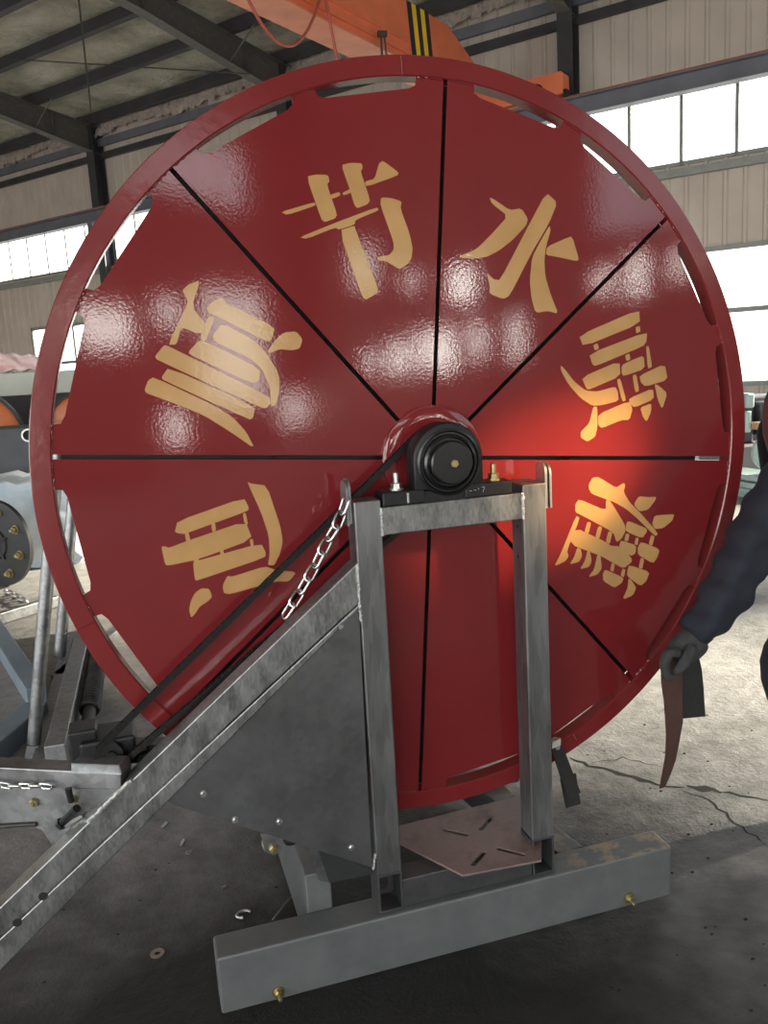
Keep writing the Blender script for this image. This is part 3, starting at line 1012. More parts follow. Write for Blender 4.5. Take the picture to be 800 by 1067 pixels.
# open box feet between the posts and the base beam
ZB = A(460, 941.2, -.145).z
YBM0 = -.145
YBM1 = YBM0 + .0955
for x0, x1 in ((xl0, xl1), (xr0, xr1)):
    mb = MB()
    t = .006
    z0, z1_ = ZB - .002, zpost
    mb.box((x0, YF, z0), (x0 + t, YB, z1_)); mb.box((x1 - t, YF, z0), (x1, YB, z1_)); mb.box((x0 + t, YF, z0), (x1 - t, YB, z0 + t))
    # back wall with an oval window
    cx, cz = (x0 + x1) / 2, (z0 + z1_) / 2 - .012
    w, h_ = (x1 - x0) / 2 - t, (z1_ - z0) / 2 - t
    N_ = 32
    ov = []
    rc = []
    for k in range(N_):
        a = 2 * PI * k / N_
        ov.append(V((cx + .014 * math.cos(a) * 1.0, YB, cz + .017 * math.sin(a) + (.006 if math.sin(a) > 0 else -.006))))
        ca, sa = math.cos(a), math.sin(a)
        sc = min(w / abs(ca) if abs(ca) > 1e-6 else 9, h_ / abs(sa) if abs(sa) > 1e-6 else 9)
        rc.append(V((cx + ca * sc, YB, cz + .012 + sa * sc)))
    vo = [mb.bm.verts.new(p) for p in ov]; vr = [mb.bm.verts.new(p) for p in rc]
    for k in range(N_): mb.bm.faces.new((vo[k], vo[(k + 1) % N_], vr[(k + 1) % N_], vr[k]))
    mb.box((x0, YF - .001, z1_ - .003), (x1, YB, z1_ + .003))
    mb.build('post_foot', 'galv_dark', reel)
# low cross member between the feet
zcm = A(425, 916).z
mb = MB(); mb.box((xl1 + .001, YF + .002, ZB), (xr0 - .001, YB + .0, zcm), .003); mb.build('cross_member', 'galv_dark', reel)
# rusty mounting plate on top
zp = zcm + .003
ppx = [(414, 877), (482, 911.5), (564, 896), (564, 851), (556, 842), (541, 829), (410, 862)]
P7 = [G(x, y, zp + .005) for x, y in ppx]
mb = MB()
slots = [((464, 865), (486, 870)), ((501, 864), (511, 852.5)), ((493, 901), (504, 888.5)), ((520, 884.5), (545, 890.5))]
outer = P7
bm = mb.bm
ovs = []
fa = bm.faces.new([bm.verts.new(p) for p in outer])
plate = mb.build('mounting_plate', 'rustplate', reel, label='brown mill-scale plate with four slanted slots')
# cut the slots with a triangulated fill
def plate_mesh(obj, outer, slots, th, hw):
    bm = bmesh.new()
    def ringe(pts):
        vs = [bm.verts.new(p) for p in pts]
        return [bm.edges.new((vs[i], vs[(i + 1) % len(vs)])) for i in range(len(vs))]
    ed = ringe(outer)
    for a, b in slots:
        a, b = V(a), V(b); d = (b - a).normalized(); s = V((0, 0, 1)).cross(d)
        pts = []
        for k in range(9): ang = -PI / 2 + PI * k / 8; pts.append(b + d * hw * math.cos(ang) + s * hw * math.sin(ang))
        for k in range(9): ang = PI / 2 + PI * k / 8; pts.append(a + d * hw * math.cos(ang) + s * hw * math.sin(ang))
        ed += ringe(pts)
    bmesh.ops.triangle_fill(bm, edges=ed, use_beauty=True, use_dissolve=False)
    bmesh.ops.recalc_face_normals(bm, faces=bm.faces)
    r = bmesh.ops.extrude_face_region(bm, geom=bm.faces[:])
    bmesh.ops.translate(bm, verts=[g for g in r['geom'] if isinstance(g, bmesh.types.BMVert)], vec=(0, 0, -th))
    bmesh.ops.recalc_face_normals(bm, faces=bm.faces)
    bm.to_mesh(obj.data); bm.free()
plate_mesh(plate, outer, [(G(*a, zp + .005), G(*b, zp + .005)) for a, b in slots], .006, .0075)
# base beam
bl = A(225.5, 1001.5, YBM0); br = A(699.5, 879.5, YBM0)
ZT = ZB
mb = MB(); mb.box((bl.x, YBM0, 0.0), (br.x, YBM1, ZT), .006); mb.build('base_beam', 'beam', reel)
for px, py in ((290, 1034), (655, 936)):
    p = A(px, py, YBM0)
    mb = MB(); mb.lathe(p, (0, -1, 0), [(0, 0), (.017, 0), (.017, .003), (0, .003)], 20); mb.hexbolt(p, (0, -1, 0), .0105, .012, .018)
    mb.build('bolt', 'brass', reel)
# longitudinal rails running back from the beam under the wheel
def rail_quad(name, pxs, z, h, mat, label=None):
    pts = [G(x, y, z) for x, y in pxs]
    mb = MB(); mb.prism(pts, (0, 0, -h), .003)
    return mb.build(name, mat, reel, label=label)
rr0, rr1 = G(588, 889, ZT - .02), G(505, 822, ZT - .02)
d_ = (rr1 - rr0).normalized(); sd = d_.cross(V((0, 0, 1)))
mb = MB()
p0 = V((rr0.x, YBM1, ZT - .055)) + V((.015, 0, 0)); p1 = p0 + d_ * 1.25
mb.bar(p0, V((p1.x, p1.y, p0.z)), .085, .10, bev=.004); mb.build('side_rail', 'beam', reel)
mb = MB(); mb.prism([V((br.x - .08, YBM1, .012)), V((br.x - .23, YBM1, .012)), V((p1.x * .45 + .2, YBM1 + .34, .012))], (0, 0, .07)); mb.build('brace_plate', 'galv_dark', reel)
lx = A(329, 900, -.03).x
mb = MB(); mb.box((lx - .036, YBM1, .015), (lx + .034, YBM1 + .9, ZT + .11), .004); mb.build('side_rail', 'beam', reel)
# axle stub of the chassis under the wheel, seen only as dark metal
mb = MB(); mb.cyl((-.42, .45, .16), (.42, .45, .16), .035, 20); mb.build('chassis_axle', 'galv_dark', reel)

# ---- bearing on the crossbar
yb0, yb1 = -.118, -.052
bx0, bx1 = A(399, 520).x, A(534, 506).x
bh = MB()
pr = [(-.094, zct + .03)]
for k in range(25):
    a = PI - PI * k / 24
    pr.append((.094 * math.cos(a), HZ + .006 + .094 * math.sin(a)))
pr.append((.094, zct + .03))
bh.prism([(x, yb0, z) for x, z in pr], (0, yb1 - yb0, 0), .004)
bear = bh.build('bearing_housing', 'black', reel, 50)
mb = MB()
mb.box((bx0, YF + .004, zct), (-.070, YB, zct + .036), .004); mb.box((.04, YF + .004, zct), (bx1, YB, zct + .036), .004)
mb.box((-.075, YF + .012, zct), (.045, YB, zct + .028))
mb.build('bearing_foot', 'black', bear)
mb = MB()
mb.lathe((0, yb0, HZ), (0, -1, 0), [(.086, -.002), (.086, .004), (.080, .006), (.076, .002), (.072, .002), (.070, .012), (.064, .016), (.061, .008), (.057, .008), (.056, .024), (.052, .027), (0, .027)], 64)
mb.build('end_cap', 'blackcap', bear, 30)
mb = MB(); mb.hexbolt((0.004, yb0 - .027, HZ - .002), (0, -1, 0), .0105, .006); mb.build('grease_plug', 'brass', bear, label='small brass plug')
for px, py, mt in ((413, 512, 'zinc'), (514, 502, 'brass')):
    x = A(px, py, -.085).x
    mb = MB(); z = zct + .036
    mb.lathe((x, -.086, z), (0, 0, 1), [(0, 0), (.018, 0), (.018, .004), (0, .004)], 20)
    mb.hexbolt((x, -.086, z + .004), (0, 0, 1), .0145, .014, .024)
    mb.build('bolt', mt, bear)
# raised casting marks on the right foot
mb = MB()
for i, (x, segs) in enumerate(((.052, [((0, .5), (.8, .5))]), (.064, [((0, .6), (.9, .5))]), (.076, [((0, .9), (.3, .6))]), (.086, [((0, 1), (1, 1)), ((1, 1), (.4, 0))]))):
    for (a, b) in segs:
        mb.bar((x + a[0] * .008, YF + .0036, zct + .012 + a[1] * .014), (x + b[0] * .008, YF + .0036, zct + .012 + b[1] * .014), .0012, .0022, (0, 1, 0))
mb.build('casting_mark', 'zinc', bear)
mb = MB(); mb.cyl((-.115 + .0, YF + .002, zct + .005), (-.115, YF + .002, zct + .03), .003, 8)
mb.build('weld_tack', 'weld', bear)
# lifting lugs beside the posts
def lug(x, y0, t, z0, z1_, w):
    mb = MB(); pr = [(y0, z0), (y0 + w, z0)]
    for k in range(13):
        a = PI * k / 12
        pr.append((y0 + w / 2 + w / 2 * math.cos(a), z1_ - w / 2 + w / 2 * math.sin(a)))
    mb.prism([(x, y, z) for y, z in pr], (t, 0, 0))
    return mb
lz1 = A(362, 500, -.09).z; lz0 = A(364, 547, -.1).z
lug(xl0 - .016, -.115, .006, lz0, lz1, .055).build('lug_plate', 'galv', reel)
lug(xl0 - .008, -.11, .006, lz0 + .004, lz1 + .004, .055).build('lug_plate', 'galv', reel)
rz1 = A(568, 480, -.09).z; rz0 = A(573, 528, -.1).z
lug(xr1 + .002, -.115, .007, rz0, rz1, .055).build('lug_plate', 'zinc', reel)  # right lugs get brighter zinc to paint in the light they catch
lug(xr1 + .016, -.115, .006, rz0, rz1 - .004, .055).build('lug_plate', 'zinc', reel)
mb = MB(); mb.box((xr0 - .02, YB - .004, zct - .01), (xr1 - .004, YB + .03, zct + .022)); mb.build('lug_base', 'galv', reel)

# ---- diagonal brace with its gusset
def ln(p, q, x): return (x, p[1] + (q[1] - p[1]) * (x - p[0]) / (q[0] - p[0]))
T0, T1 = (0, 945), (369, 588)
S0, S1 = (0, 977), (369, 630)
B0, B1 = (0, 1011), (344, 662)
def ext(p, q, x): return A(*ln(p, q, x))
# reach the floor: follow the lines to the left
xg = -108
mb = MB()
top0, top1 = ext(T0, T1, xg), ext(T0, T1, 369.5)
bot0, bot1 = ext(B0, B1, xg - 6), ext(B0, B1, 371)
top1.x = bot1.x = xl0 - .001
sea0, sea1 = ext(S0, S1, xg - 3), ext(S0, S1, 369.5); sea1.x = xl0 - .001
g_ = .0012
up = (top0 - sea0).normalized()
mb.prism([sea0 + up * g_, sea1 + V((0, 0, g_ * 1.4)), top1, top0], (0, .064, 0), .003)
mb.prism([bot0, bot1, sea1 - V((0, 0, g_ * 1.4)), sea0 - up * g_], (0, .064, 0), .003)
IN = V((0, .003, 0))
mb.prism([bot0.lerp(top0, .3) + IN, bot1.lerp(top1, .3) + IN, bot1.lerp(top1, .7) + IN, bot0.lerp(top0, .7) + IN], (0, .05, 0))
diag = mb.build('diagonal_brace', 'galv_brush', reel)
for px, py in ((45, 934), (18, 961.5)):
    mb = MB()
    p = A(px, py, YF - .0008); mb.lathe(p, (0, -1, 0), [(0, 0), (.0105, 0)], 20)
    mb.build('bolt_hole', 'void', diag)
YG = -.119
mb = MB()
gp = [(186, 838), (372, 648), (374.5, 650), (387, 903.5), (381, 903)]
mb.prism([A(x, y, YG) for x, y in [(181, 838.5), (172, 833), (180, 822), (371.5, 630), (373.5, 630), (387.5, 904)]], (0, .004, 0))
gus = mb.build('gusset_plate', 'galv_dark', reel)
for px, py in ((354, 652), (291, 856), (366, 883), (212, 827), (245, 866 - 12)):
    p = A(px, py, YG)
    mb = MB(); mb.lathe(p, (0, -1, 0), [(0, 0), (.009, 0), (.009, .002), (0, .002)], 16); mb.hexbolt(p, (0, -1, 0), .006, .006)
    mb.build('screw', 'zinc', gus)
# folded guard under the gusset
mb = MB()
q0, q1 = A(331, 884, YG), A(386, 905, YG)
q2, q3 = A(388, 911, YG + .03), A(343, 920, YG + .05)
mb.poly([q0, q1, q2, q3]); mb.build('guard_plate', 'galv_dark', gus)
mb = MB()
mb.poly([A(319, 881, YG), q0, q3, A(332, 917, YG + .05)]); mb.build('guard_lip', 'galv', gus, label='folded lip, lit face coloured paler')  # fold of the same sheet, its lit face put in as paler steel
# roller under the gusset
rc_ = A(284, 881, -.105)
mb = MB(); mb.lathe(rc_, (0, -1, 0), [(0, -.02), (.026, -.02), (.026, -.006), (.018, 0), (0, 0)], 32); mb.build('roller', 'zinc', gus, 40)
mb = MB(); mb.prism([rc_ + V((-.03, -.008, .045)), rc_ + V((.03, -.008, .03)), rc_ + V((.02, -.008, -.015)), rc_ + V((0, -.008, -.024)), rc_ + V((-.02, -.008, -.01))], (0, .004, 0)); mb.build('roller_bracket', 'galv', gus)
mb = MB(); mb.hexbolt(rc_ + V((0, -.008, -.004)), (0, -1, 0), .012, .01, .008); mb.build('bolt', 'brass', gus)
mb = MB(); mb.lathe(rc_ + V((.05, .01, .006)), (0, -1, 0), [(0, -.01), (.022, -.01), (.022, .004), (0, .004)], 24); mb.cyl(rc_ + V((.03, -.004, .005)), rc_ + V((.12, -.004, -.004)), .004, 8); mb.build('roller', 'black', gus)
# weld along the post
mb = MB(); bead(mb, [top1 + V((0, -.001, 0)), V((xl0, YF - .001, A(372, 648).z))], .0045); mb.build('weld_bead', 'weld', diag)
mb = MB(); bead(mb, [A(389, 906, YF - .001), A(391, 890, YF - .001)], .004); mb.build('weld_bead', 'weld', gus)

# ---- drawbar rail and bracket welded to the brace, running back to the left
DU = V((-.891, .454, 0)); DN = V((.454, .891, 0))
P0 = A(132, 815, YF + .01)
DD = P0.dot(DN)
def D(px, py, off=0): return on(px, py, DN, DD + off)
mb = MB()
mb.prism([D(-60, 797), D(126, 806), D(126, 823), D(-60, 820)], DN * .055, .003)
mb.build('drawbar_rail', 'galv', reel)
mb = MB(); mb.prism([D(74, 795, .01), D(124, 797, .01), D(127, 807, -.003), D(74, 806, -.003)], DN * .05, .002); mb.build('rail_end', 'galv', reel)
mb = MB()
mb.prism([D(-60, 816, .004), D(131, 820, .004), D(160, 792, .004), D(96, 853, .004), D(64, 884, .004), D(53, 878, .004), D(43, 863, .004), D(30, 858, .004), D(-60, 864, .004)][:2] + [D(97, 854, .004), D(66, 886, .004), D(54, 880, .004), D(44, 865, .004), D(30, 859, .004), D(-60, 865, .004)], DN * .008)
br_ = mb.build('bracket_plate', 'galv', reel)
mb = MB(); mb.tube([D(-60, 865, 0), D(30, 859, 0), D(38, 859, 0)], .006, 8); mb.build('plate_edge', 'rubber', br_)
mb = MB(); bead(mb, [A(*ln(T0, T1, 137), YF - .002), A(*ln(T0, T1, 92), YF - .002)], .006); mb.build('weld_bead', 'weld', br_)
for px, py, r, mt in ((36.5, 835.5, .0115, 'brass'), (77, 833, .010, 'brass')):
    p = D(px, py, .003)
    mb = MB(); mb.hexbolt(p, -DN, r, .01, .004); mb.build('bolt', mt, br_)
p = D(77, 829, 0)
mb = MB(); mb.cyl(p + V((0, 0, .03)) - DN * .02, p - DN * .02 + V((.004, 0, -.006)), .008, 12); mb.build('pin', 'black', br_)
p = D(65, 857, -.01)
mb = MB(); mb.cyl(p, D(80, 842, -.03), .010, 12); mb.hexbolt(p, (D(65, 857) - D(80, 842)).normalized(), .015, .012); mb.build('bolt', 'black', br_)
mb = MB(); mb.bar(D(66, 860, -.004), D(88, 848, -.004), .008, .022, DN); mb.build('latch_bar', 'zinc', br_)
# rubber flap hanging by the rim at the right post
fy = -.04
mb = MB()
mb.prism([A(574, 779, fy), A(586, 777, fy), A(605, 826, fy), A(591, 830, fy)], (0, .006, 0))
mb.prism([A(584, 812, fy + .007), A(600, 806, fy + .007), A(605, 838, fy + .007), A(590, 842, fy + .007)], (0, .005, 0))
fl = mb.build('rubber_flap', 'rubber', reel)
mb = MB(); mb.hexbolt(A(580.5, 778.5, fy), (0, -1, 0), .008, .005); mb.bar(A(581, 772, fy + .003), A(572, 776, YB - .01), .02, .02); mb.build('flap_bolt', 'zinc', fl)
# gearbox at the chain's lower end
mb = MB()
g0 = V((drv.x, YC + .02, drv.z))
mb.box((g0.x - .075, g0.y, g0.z - .045), (g0.x + .06, g0.y + .12, g0.z + .03), .008)
mb.box((g0.x - .1, g0.y + .02, g0.z - .05), (g0.x - .03, g0.y + .1, g0.z + .055), .006)
gb = mb.build('gearbox', 'black', reel)
mb = MB(); mb.lathe((drv.x, YC, drv.z), (0, -1, 0), [(0, -.02), (.028, -.02), (.028, .004), (.012, .004), (.012, .016), (0, .016)], 28); mb.build('pinion', 'black', gb)
mb = MB()
mb.bar(g0 + V((-.03, .06, -.02)), g0 + V((.16, .05, -.05)), .05, .05, (0, 1, 0)); mb.build('gearbox_arm', 'galv_dark', gb)

# ------------------------------------------------------------------ chains


def link_mesh(mb, c, d, s, L, w, r):
    """one oval link centred at c, long axis d, wide axis s"""
    d, s = V(d).normalized(), V(s).normalized()
    h = L / 2 - w / 2
    pts = []
    for k in range(9): a = -PI / 2 + PI * k / 8; pts.append(c + d * (h + w / 2 * math.cos(a)) + s * w / 2 * math.sin(a))
    for k in range(9): a = PI / 2 + PI * k / 8; pts.append(c + d * (-h + w / 2 * math.cos(a)) + s * w / 2 * math.sin(a))
    mb.tube(pts, r, 6, closed=True)


def chain(name, label, pts, L, w, r, mat, cat='chain'):
    pts = [V(p) for p in pts]
    nodes = resample(pts, L - 3.0 * r, False)
    t = thing(name, label, cat, pts[-1])
    for i in range(len(nodes) - 1):
        p, q = nodes[i], nodes[i + 1]
        d = (q - p).normalized()
        s = d.cross(V((0, 1, 0))).normalized()
        o = d.cross(s).normalized()
        ss = (s * .92 + o * .4) if i % 2 else (o * .9 + s * .45)
        mb = MB(); link_mesh(mb, (p + q) / 2, d, ss, L, w, r); mb.build('link', mat, t, 60)
    return t


cp = [A(x, y, yy) for x, y, yy in ((361, 520, -.112), (352, 546, -.112), (340, 565, -.11), (327, 592, -.108), (312, 618, -.106), (298, 640, -.1), (287, 655, -.095))]
chain('link_chain', 'shiny steel link chain hanging from the lug down to the diagonal brace', cp, .046, .022, .0036, 'chrome')
cp = [D(x, y, -.012) for x, y in ((-10, 816), (12, 819), (40, 818.5), (64, 820))]
chain('link_chain', 'short bright chain lying along the drawbar rail at lower left', cp, .034, .018, .0032, 'chrome')
cp = [A(x, y, .0) for x, y in ((132, 797), (143, 786), (155, 778), (163, 772))]
chain('link_chain', 'dark oily chain end beside the black gearbox', cp, .04, .02, .004, 'chain_black')

# ------------------------------------------------------------------ floor litter and cracks


def crack(pxs, w0):
    mb = MB()
    pts = [G(x, y) for x, y in pxs]
    pts = resample(pts, .03, False) + [pts[-1]]
    n = len(pts)
    L, R_ = [], []
    for i, p in enumerate(pts):
        t = (pts[min(i + 1, n - 1)] - pts[max(i - 1, 0)]).normalized(); s = V((-t.y, t.x, 0))
        j = s * random.uniform(-.012, .012)
        w = w0 * (0.25 + .75 * math.sin(PI * min(1, max(0, i / (n - 1)))) ** .6) * random.uniform(.5, 1.3)
        L.append(mb.bm.verts.new(p + j + s * w + V((0, 0, .0012)))); R_.append(mb.bm.verts.new(p + j - s * w + V((0, 0, .0012))))
    for i in range(n - 1): mb.bm.faces.new((L[i], L[i + 1], R_[i + 1], R_[i]))
    o = mb.build('floor_crack', 'crack'); o['kind'] = 'structure'


crack([(594, 790), (620, 800), (655, 808), (690, 818), (712, 822)], .012)
crack([(716, 820), (730, 820), (752, 826)], .022)
crack([(750, 826), (775, 829), (802, 836)], .007)
crack([(712, 824), (740, 836), (765, 856), (785, 870), (803, 882)], .004)
crack([(610, 796), (650, 790), (690, 800)], .003)


def washer(px, py, r, mat, label, tilt=0):
    p = G(px, py)
    mb = MB(); mb.lathe(p, (tilt, 0, 1), [(r * .45, .0005), (r, .0005), (r, .004), (r * .45, .004), (r * .45, .0005)], 24)
    tag(mb.build('washer', mat, smooth=30), label, 'washer', 'washers dropped on the floor')


washer(164, 994, .020, 'zinc', 'large steel washer on the dark floor under the diagonal brace')
washer(196.5, 889, .011, 'zinc', 'small steel washer on the floor beside two short pins')
for px, py, L, an, lb in ((171, 861, .035, 1.0, 'short bright pin on the floor just below the gusset corner'), (190, 879, .03, 1.2, 'thin bright pin lying beside the small washer'), (233.5, 926, .012, .2, 'tiny grey metal scrap on the dark floor below the gusset')):
    p = G(px, py); d = V((math.cos(an), math.sin(an), 0)) * L / 2
    mb = MB(); mb.cyl(p - d + V((0, 0, .005)), p + d + V((0, 0, .005)), .005, 10)
    tag(mb.build('metal_pin', 'zinc'), lb, 'pin', 'metal scraps on the floor')
p = G(254, 954)
mb = MB(); mb.tube([p + V((.022 * math.cos(a), .016 * math.sin(a), .005)) for a in [x * .5 for x in range(10)]], .004, 8)
tag(mb.build('open_ring', 'zinc', smooth=60), 'open bent metal ring on the dark floor behind the base beam', 'ring')
pts = [G(x, y) + V((0, 0, .006)) for x, y in ((284, 960), (296, 945), (312, 928), (318, 924))]
mb = MB(); mb.tube(pts, .0022, 6)
tag(mb.build('wire_offcut', 'zinc', smooth=60), 'thin bent wire lying behind the base beam', 'wire')
for i in range(46):
    px, py = random.choice([(random.uniform(600, 800), random.uniform(860, 1060)), (random.uniform(20, 300), random.uniform(850, 1050)), (random.uniform(610, 790), random.uniform(700, 880))])
    p = G(px, py); r = random.uniform(.002, .0055)
    mb = MB()
    bmesh.ops.create_icosphere(mb.bm, subdivisions=1, radius=r, matrix=Matrix.Translation(p + V((0, 0, r * .4))) @ Matrix.Diagonal((1.3, .9, .5, 1)))
    for v in mb.bm.verts: v.co += V((random.uniform(-1, 1), random.uniform(-1, 1), 0)) * r * .25
    tag(mb.build('grit_stone', 'crack'), 'dark grit crumb on the concrete floor', 'stone', 'grit on the floor')

# ------------------------------------------------------------------ person at the right edge


def skin_mesh(name, verts, edges, radii, mat, parent, sub=2, root=0):
    me = bpy.data.meshes.new(name)
    off = wloc(parent)
    me.from_pydata([V(v) - off for v in verts], edges, [])
    o = bpy.data.objects.new(name, me); COL.objects.link(o)
    sk = o.modifiers.new('skin', 'SKIN')
    for i, r in enumerate(radii):
        rr = r if isinstance(r, tuple) else (r, r)
        me.skin_vertices[0].data[i].radius = rr
    me.skin_vertices[0].data[root].use_root = True
    sk.use_smooth_shade = True
    ss = o.modifiers.new('sub', 'SUBSURF'); ss.levels = sub; ss.render_levels = sub
    dg = bpy.context.evaluated_depsgraph_get()
    m2 = bpy.data.meshes.new_from_object(o.evaluated_get(dg))
    bpy.data.objects.remove(o)
    m2.name = name
    for p in m2.polygons: p.use_smooth = True
    m2.materials.clear(); m2.materials.append(M[mat])
    o = bpy.data.objects.new(name, m2); COL.objects.link(o); o.parent = parent
    return o


def chainv(pts): return pts, [(i, i + 1) for i in range(len(pts) - 1)]


PY = -.16
BX = .12
sh = V((1.06 + BX * .6, PY + .0, 1.40)); el = A(775, 597, PY); wr = A(728, 660, PY); hd = A(719, 672, PY)
hip = V((1.20 + BX, PY + .06, .90))
per = thing('person', 'person at the right edge in a navy jacket with a gloved hand holding a strip', 'person', (1.22 + BX, PY + .06, 0))
chest = V((1.16 + BX, PY + .08, 1.28)); neck = V((1.10 + BX, PY + .10, 1.50)); headb = V((1.08 + BX, PY + .10, 1.58)); headt = V((1.075 + BX, PY + .1, 1.70))
sh2 = V((1.18 + BX, PY + .33, 1.40)); el2 = V((1.27 + BX, PY + .42, 1.12)); wr2 = V((1.36 + BX, PY + .42, .92)); hd2 = V((1.36 + BX, PY + .41, .85))
hipl, hipr = V((1.20 + BX, PY - .03, .86)), V((1.22 + BX, PY + .16, .86))
knl, knr = A(836, 705, PY - .04), V((1.26 + BX, PY + .19, .49))
anl, anr = V((1.22 + BX, PY - .05, .09)), V((1.34 + BX, PY + .20, .09))
toel, toer = V((1.08 + BX, PY - .06, .04)), V((1.20 + BX, PY + .21, .04))
bv = [hip, V((1.19 + BX, PY + .07, 1.08)), chest, V((1.13 + BX, PY + .09, 1.42)), neck, headb, headt, sh + V((.03, .03, -.06)), el, wr, hd, sh2, el2, wr2, hd2, hipl, knl, anl, toel, hipr, knr, anr, toer, A(783, 560, PY)]
be = [(0, 1), (1, 2), (2, 3), (3, 4), (4, 5), (5, 6), (3, 7), (7, 23), (23, 8), (8, 9), (9, 10), (3, 11), (11, 12), (12, 13), (13, 14), (0, 15), (15, 16), (16, 17), (17, 18), (0, 19), (19, 20), (20, 21), (21, 22)]
brd = [.13, .125, .12, .09, .055, .082, .085, .03, .035, .03, .03, .055, .042, .03, .03, .08, .055, .04, .035, .08, .055, .04, .035, .045]
skin_mesh('body', bv, be, brd, 'skin', per)
# face
mb = MB()
hc = V((1.078 + BX, PY + .1, 1.635))
mb.tube([hc + V((-.085, 0, .02)), hc + V((-.108, 0, -.012)), hc + V((-.09, 0, -.022))], .012, 8)
mb.build('nose', 'skin', per, 60)
for sy in (-1, 1):
    mb = MB(); bmesh.ops.create_uvsphere(mb.bm, u_segments=10, v_segments=8, radius=.012, matrix=Matrix.Translation(hc + V((-.076, sy * .032, .022)))); mb.build('eye', 'void', per, 60)
    mb = MB(); bmesh.ops.create_uvsphere(mb.bm, u_segments=10, v_segments=8, radius=.03, matrix=Matrix.Translation(hc + V((.0, sy * .088, .0))) @ Matrix.Diagonal((.7, .35, 1.1, 1))); mb.build('ear', 'skin', per, 60)
mb = MB(); mb.tube([hc + V((-.082, -.022, -.05)), hc + V((-.088, 0, -.05)), hc + V((-.082, .022, -.05))], .006, 8); mb.build('mouth', 'leather', per)
mb = MB(); bmesh.ops.create_uvsphere(mb.bm, u_segments=24, v_segments=16, radius=.105, matrix=Matrix.Translation(hc + V((.018, 0, .05))) @ Matrix.Diagonal((1, .95, .85, 1)))
mb.build('hair', 'hair', per, 60)
# jacket body
jv = [V((1.19 + BX, PY + .06, .72)), V((1.195 + BX, PY + .06, .90)), V((1.185 + BX, PY + .07, 1.08)), V((1.155 + BX, PY + .08, 1.25)), V((1.13 + BX, PY + .09, 1.39)), V((1.105 + BX, PY + .10, 1.49)), V((1.10 + BX, PY + .10, 1.545)),
      sh + V((-.02, .01, .0)), sh2 + V((0, .0, 0))]
skin_mesh('jacket', jv, [(0, 1), (1, 2), (2, 3), (3, 4), (4, 5), (5, 6), (4, 7), (4, 8)], [(.20, .17), (.195, .17), (.18, .16), (.19, .175), (.16, .165), (.09, .09), (.075, .075), .13, .13], 'jacket', per)
# sleeves: the near one is creased at the elbow and flares at the cuff
sv = [V((1.10 + BX, PY + .03, 1.40)), V((1.0 + BX, PY - .01, 1.29)), A(783, 560, PY), A(768, 592, PY), A(757, 612, PY), A(745, 634, PY), A(728, 655, PY), A(717, 668, PY)]
o = skin_mesh('sleeve', sv, [(i, i + 1) for i in range(len(sv) - 1)], [.125, .105, .080, .070, .078, .068, .061, .055], 'sleeve', per, 3)
for v in o.data.vertices:
    w = v.co + wloc(per)
    k = math.sin(w.z * 62 + w.x * 25) * .006 + math.sin(w.z * 31 - w.x * 55 + w.y * 20) * .007
    n_ = v.normal
    v.co += n_ * k
skin_mesh('sleeve', [sh2, el2, wr2 + V((0, 0, .03))], [(0, 1), (1, 2)], [.11, .08, .06], 'sleeve', per)
wst = V((1.20 + BX, PY + .065, .93))
kn = A(820, 697, PY - .04)
skin_mesh('trousers', [wst + V((0, 0, .06)), wst, hipl + V((-.01, -.01, -.02)), hipl.lerp(kn, .5), kn, kn.lerp(anl, .35), anl + V((0, 0, .0)), hipr + V((0, .01, -.02)), hipr.lerp(knr, .5), knr, anr + V((0, 0, .0))],
          [(0, 1), (1, 2), (2, 3), (3, 4), (4, 5), (5, 6), (1, 7), (7, 8), (8, 9), (9, 10)], [(.17, .15), (.17, .15), .135, .135, .135, .105, .075, .135, .125, .10, .075], 'sleeve', per)
for a_, t_ in ((anl, toel), (anr, toer)):
    skin_mesh('boot', [a_ + V((.01, 0, .12)), a_ + V((.02, 0, -.03)), a_ + V((-.06, -.003, -.045)), t_ + V((-.02, 0, .0))], [(0, 1), (1, 2), (2, 3)], [.052, .05, .042, .038], 'black', per)
# gloved hand closed round the strip: knuckles at the left, fingers curled down and under, thumb against them
hc = A(712, 684, PY)
def gp_(px, py, dy): return A(px, py, PY + dy)
gv = [A(729, 660, PY), A(720, 671, PY), A(709, 680, PY), A(701, 686, PY)]
ge = [(0, 1), (1, 2), (2, 3)]
gr = [.046, .050, .046, .030]
hand = skin_mesh('glove', gv, ge, gr, 'glove', per, 2)
fing = [(-.040, 1.0, 0), (-.014, 1.06, 0), (.013, 1.0, 1), (.038, .84, 2)]
for dy, sc, k in fing:
    f = [gp_(708 + k, 680, dy * .9), gp_(696.5 + k, 680 - k, dy * 1.05), gp_(691.5 + k, 691, dy * 1.05), gp_(694 + k, 703 + (sc - 1) * 24, dy * .95), gp_(702 + k, 705 + (sc - 1) * 24, dy * .9)]
    skin_mesh('finger', f, [(i, i + 1) for i in range(4)], [.0155, .0155, .0145, .0130, .011], 'glove', hand)
skin_mesh('thumb', [gp_(722, 672, -.036), gp_(716, 686, -.056), gp_(709, 696, -.056), gp_(702, 702, -.044)], [(0, 1), (1, 2), (2, 3)], [.020, .017, .0155, .012], 'glove', hand)

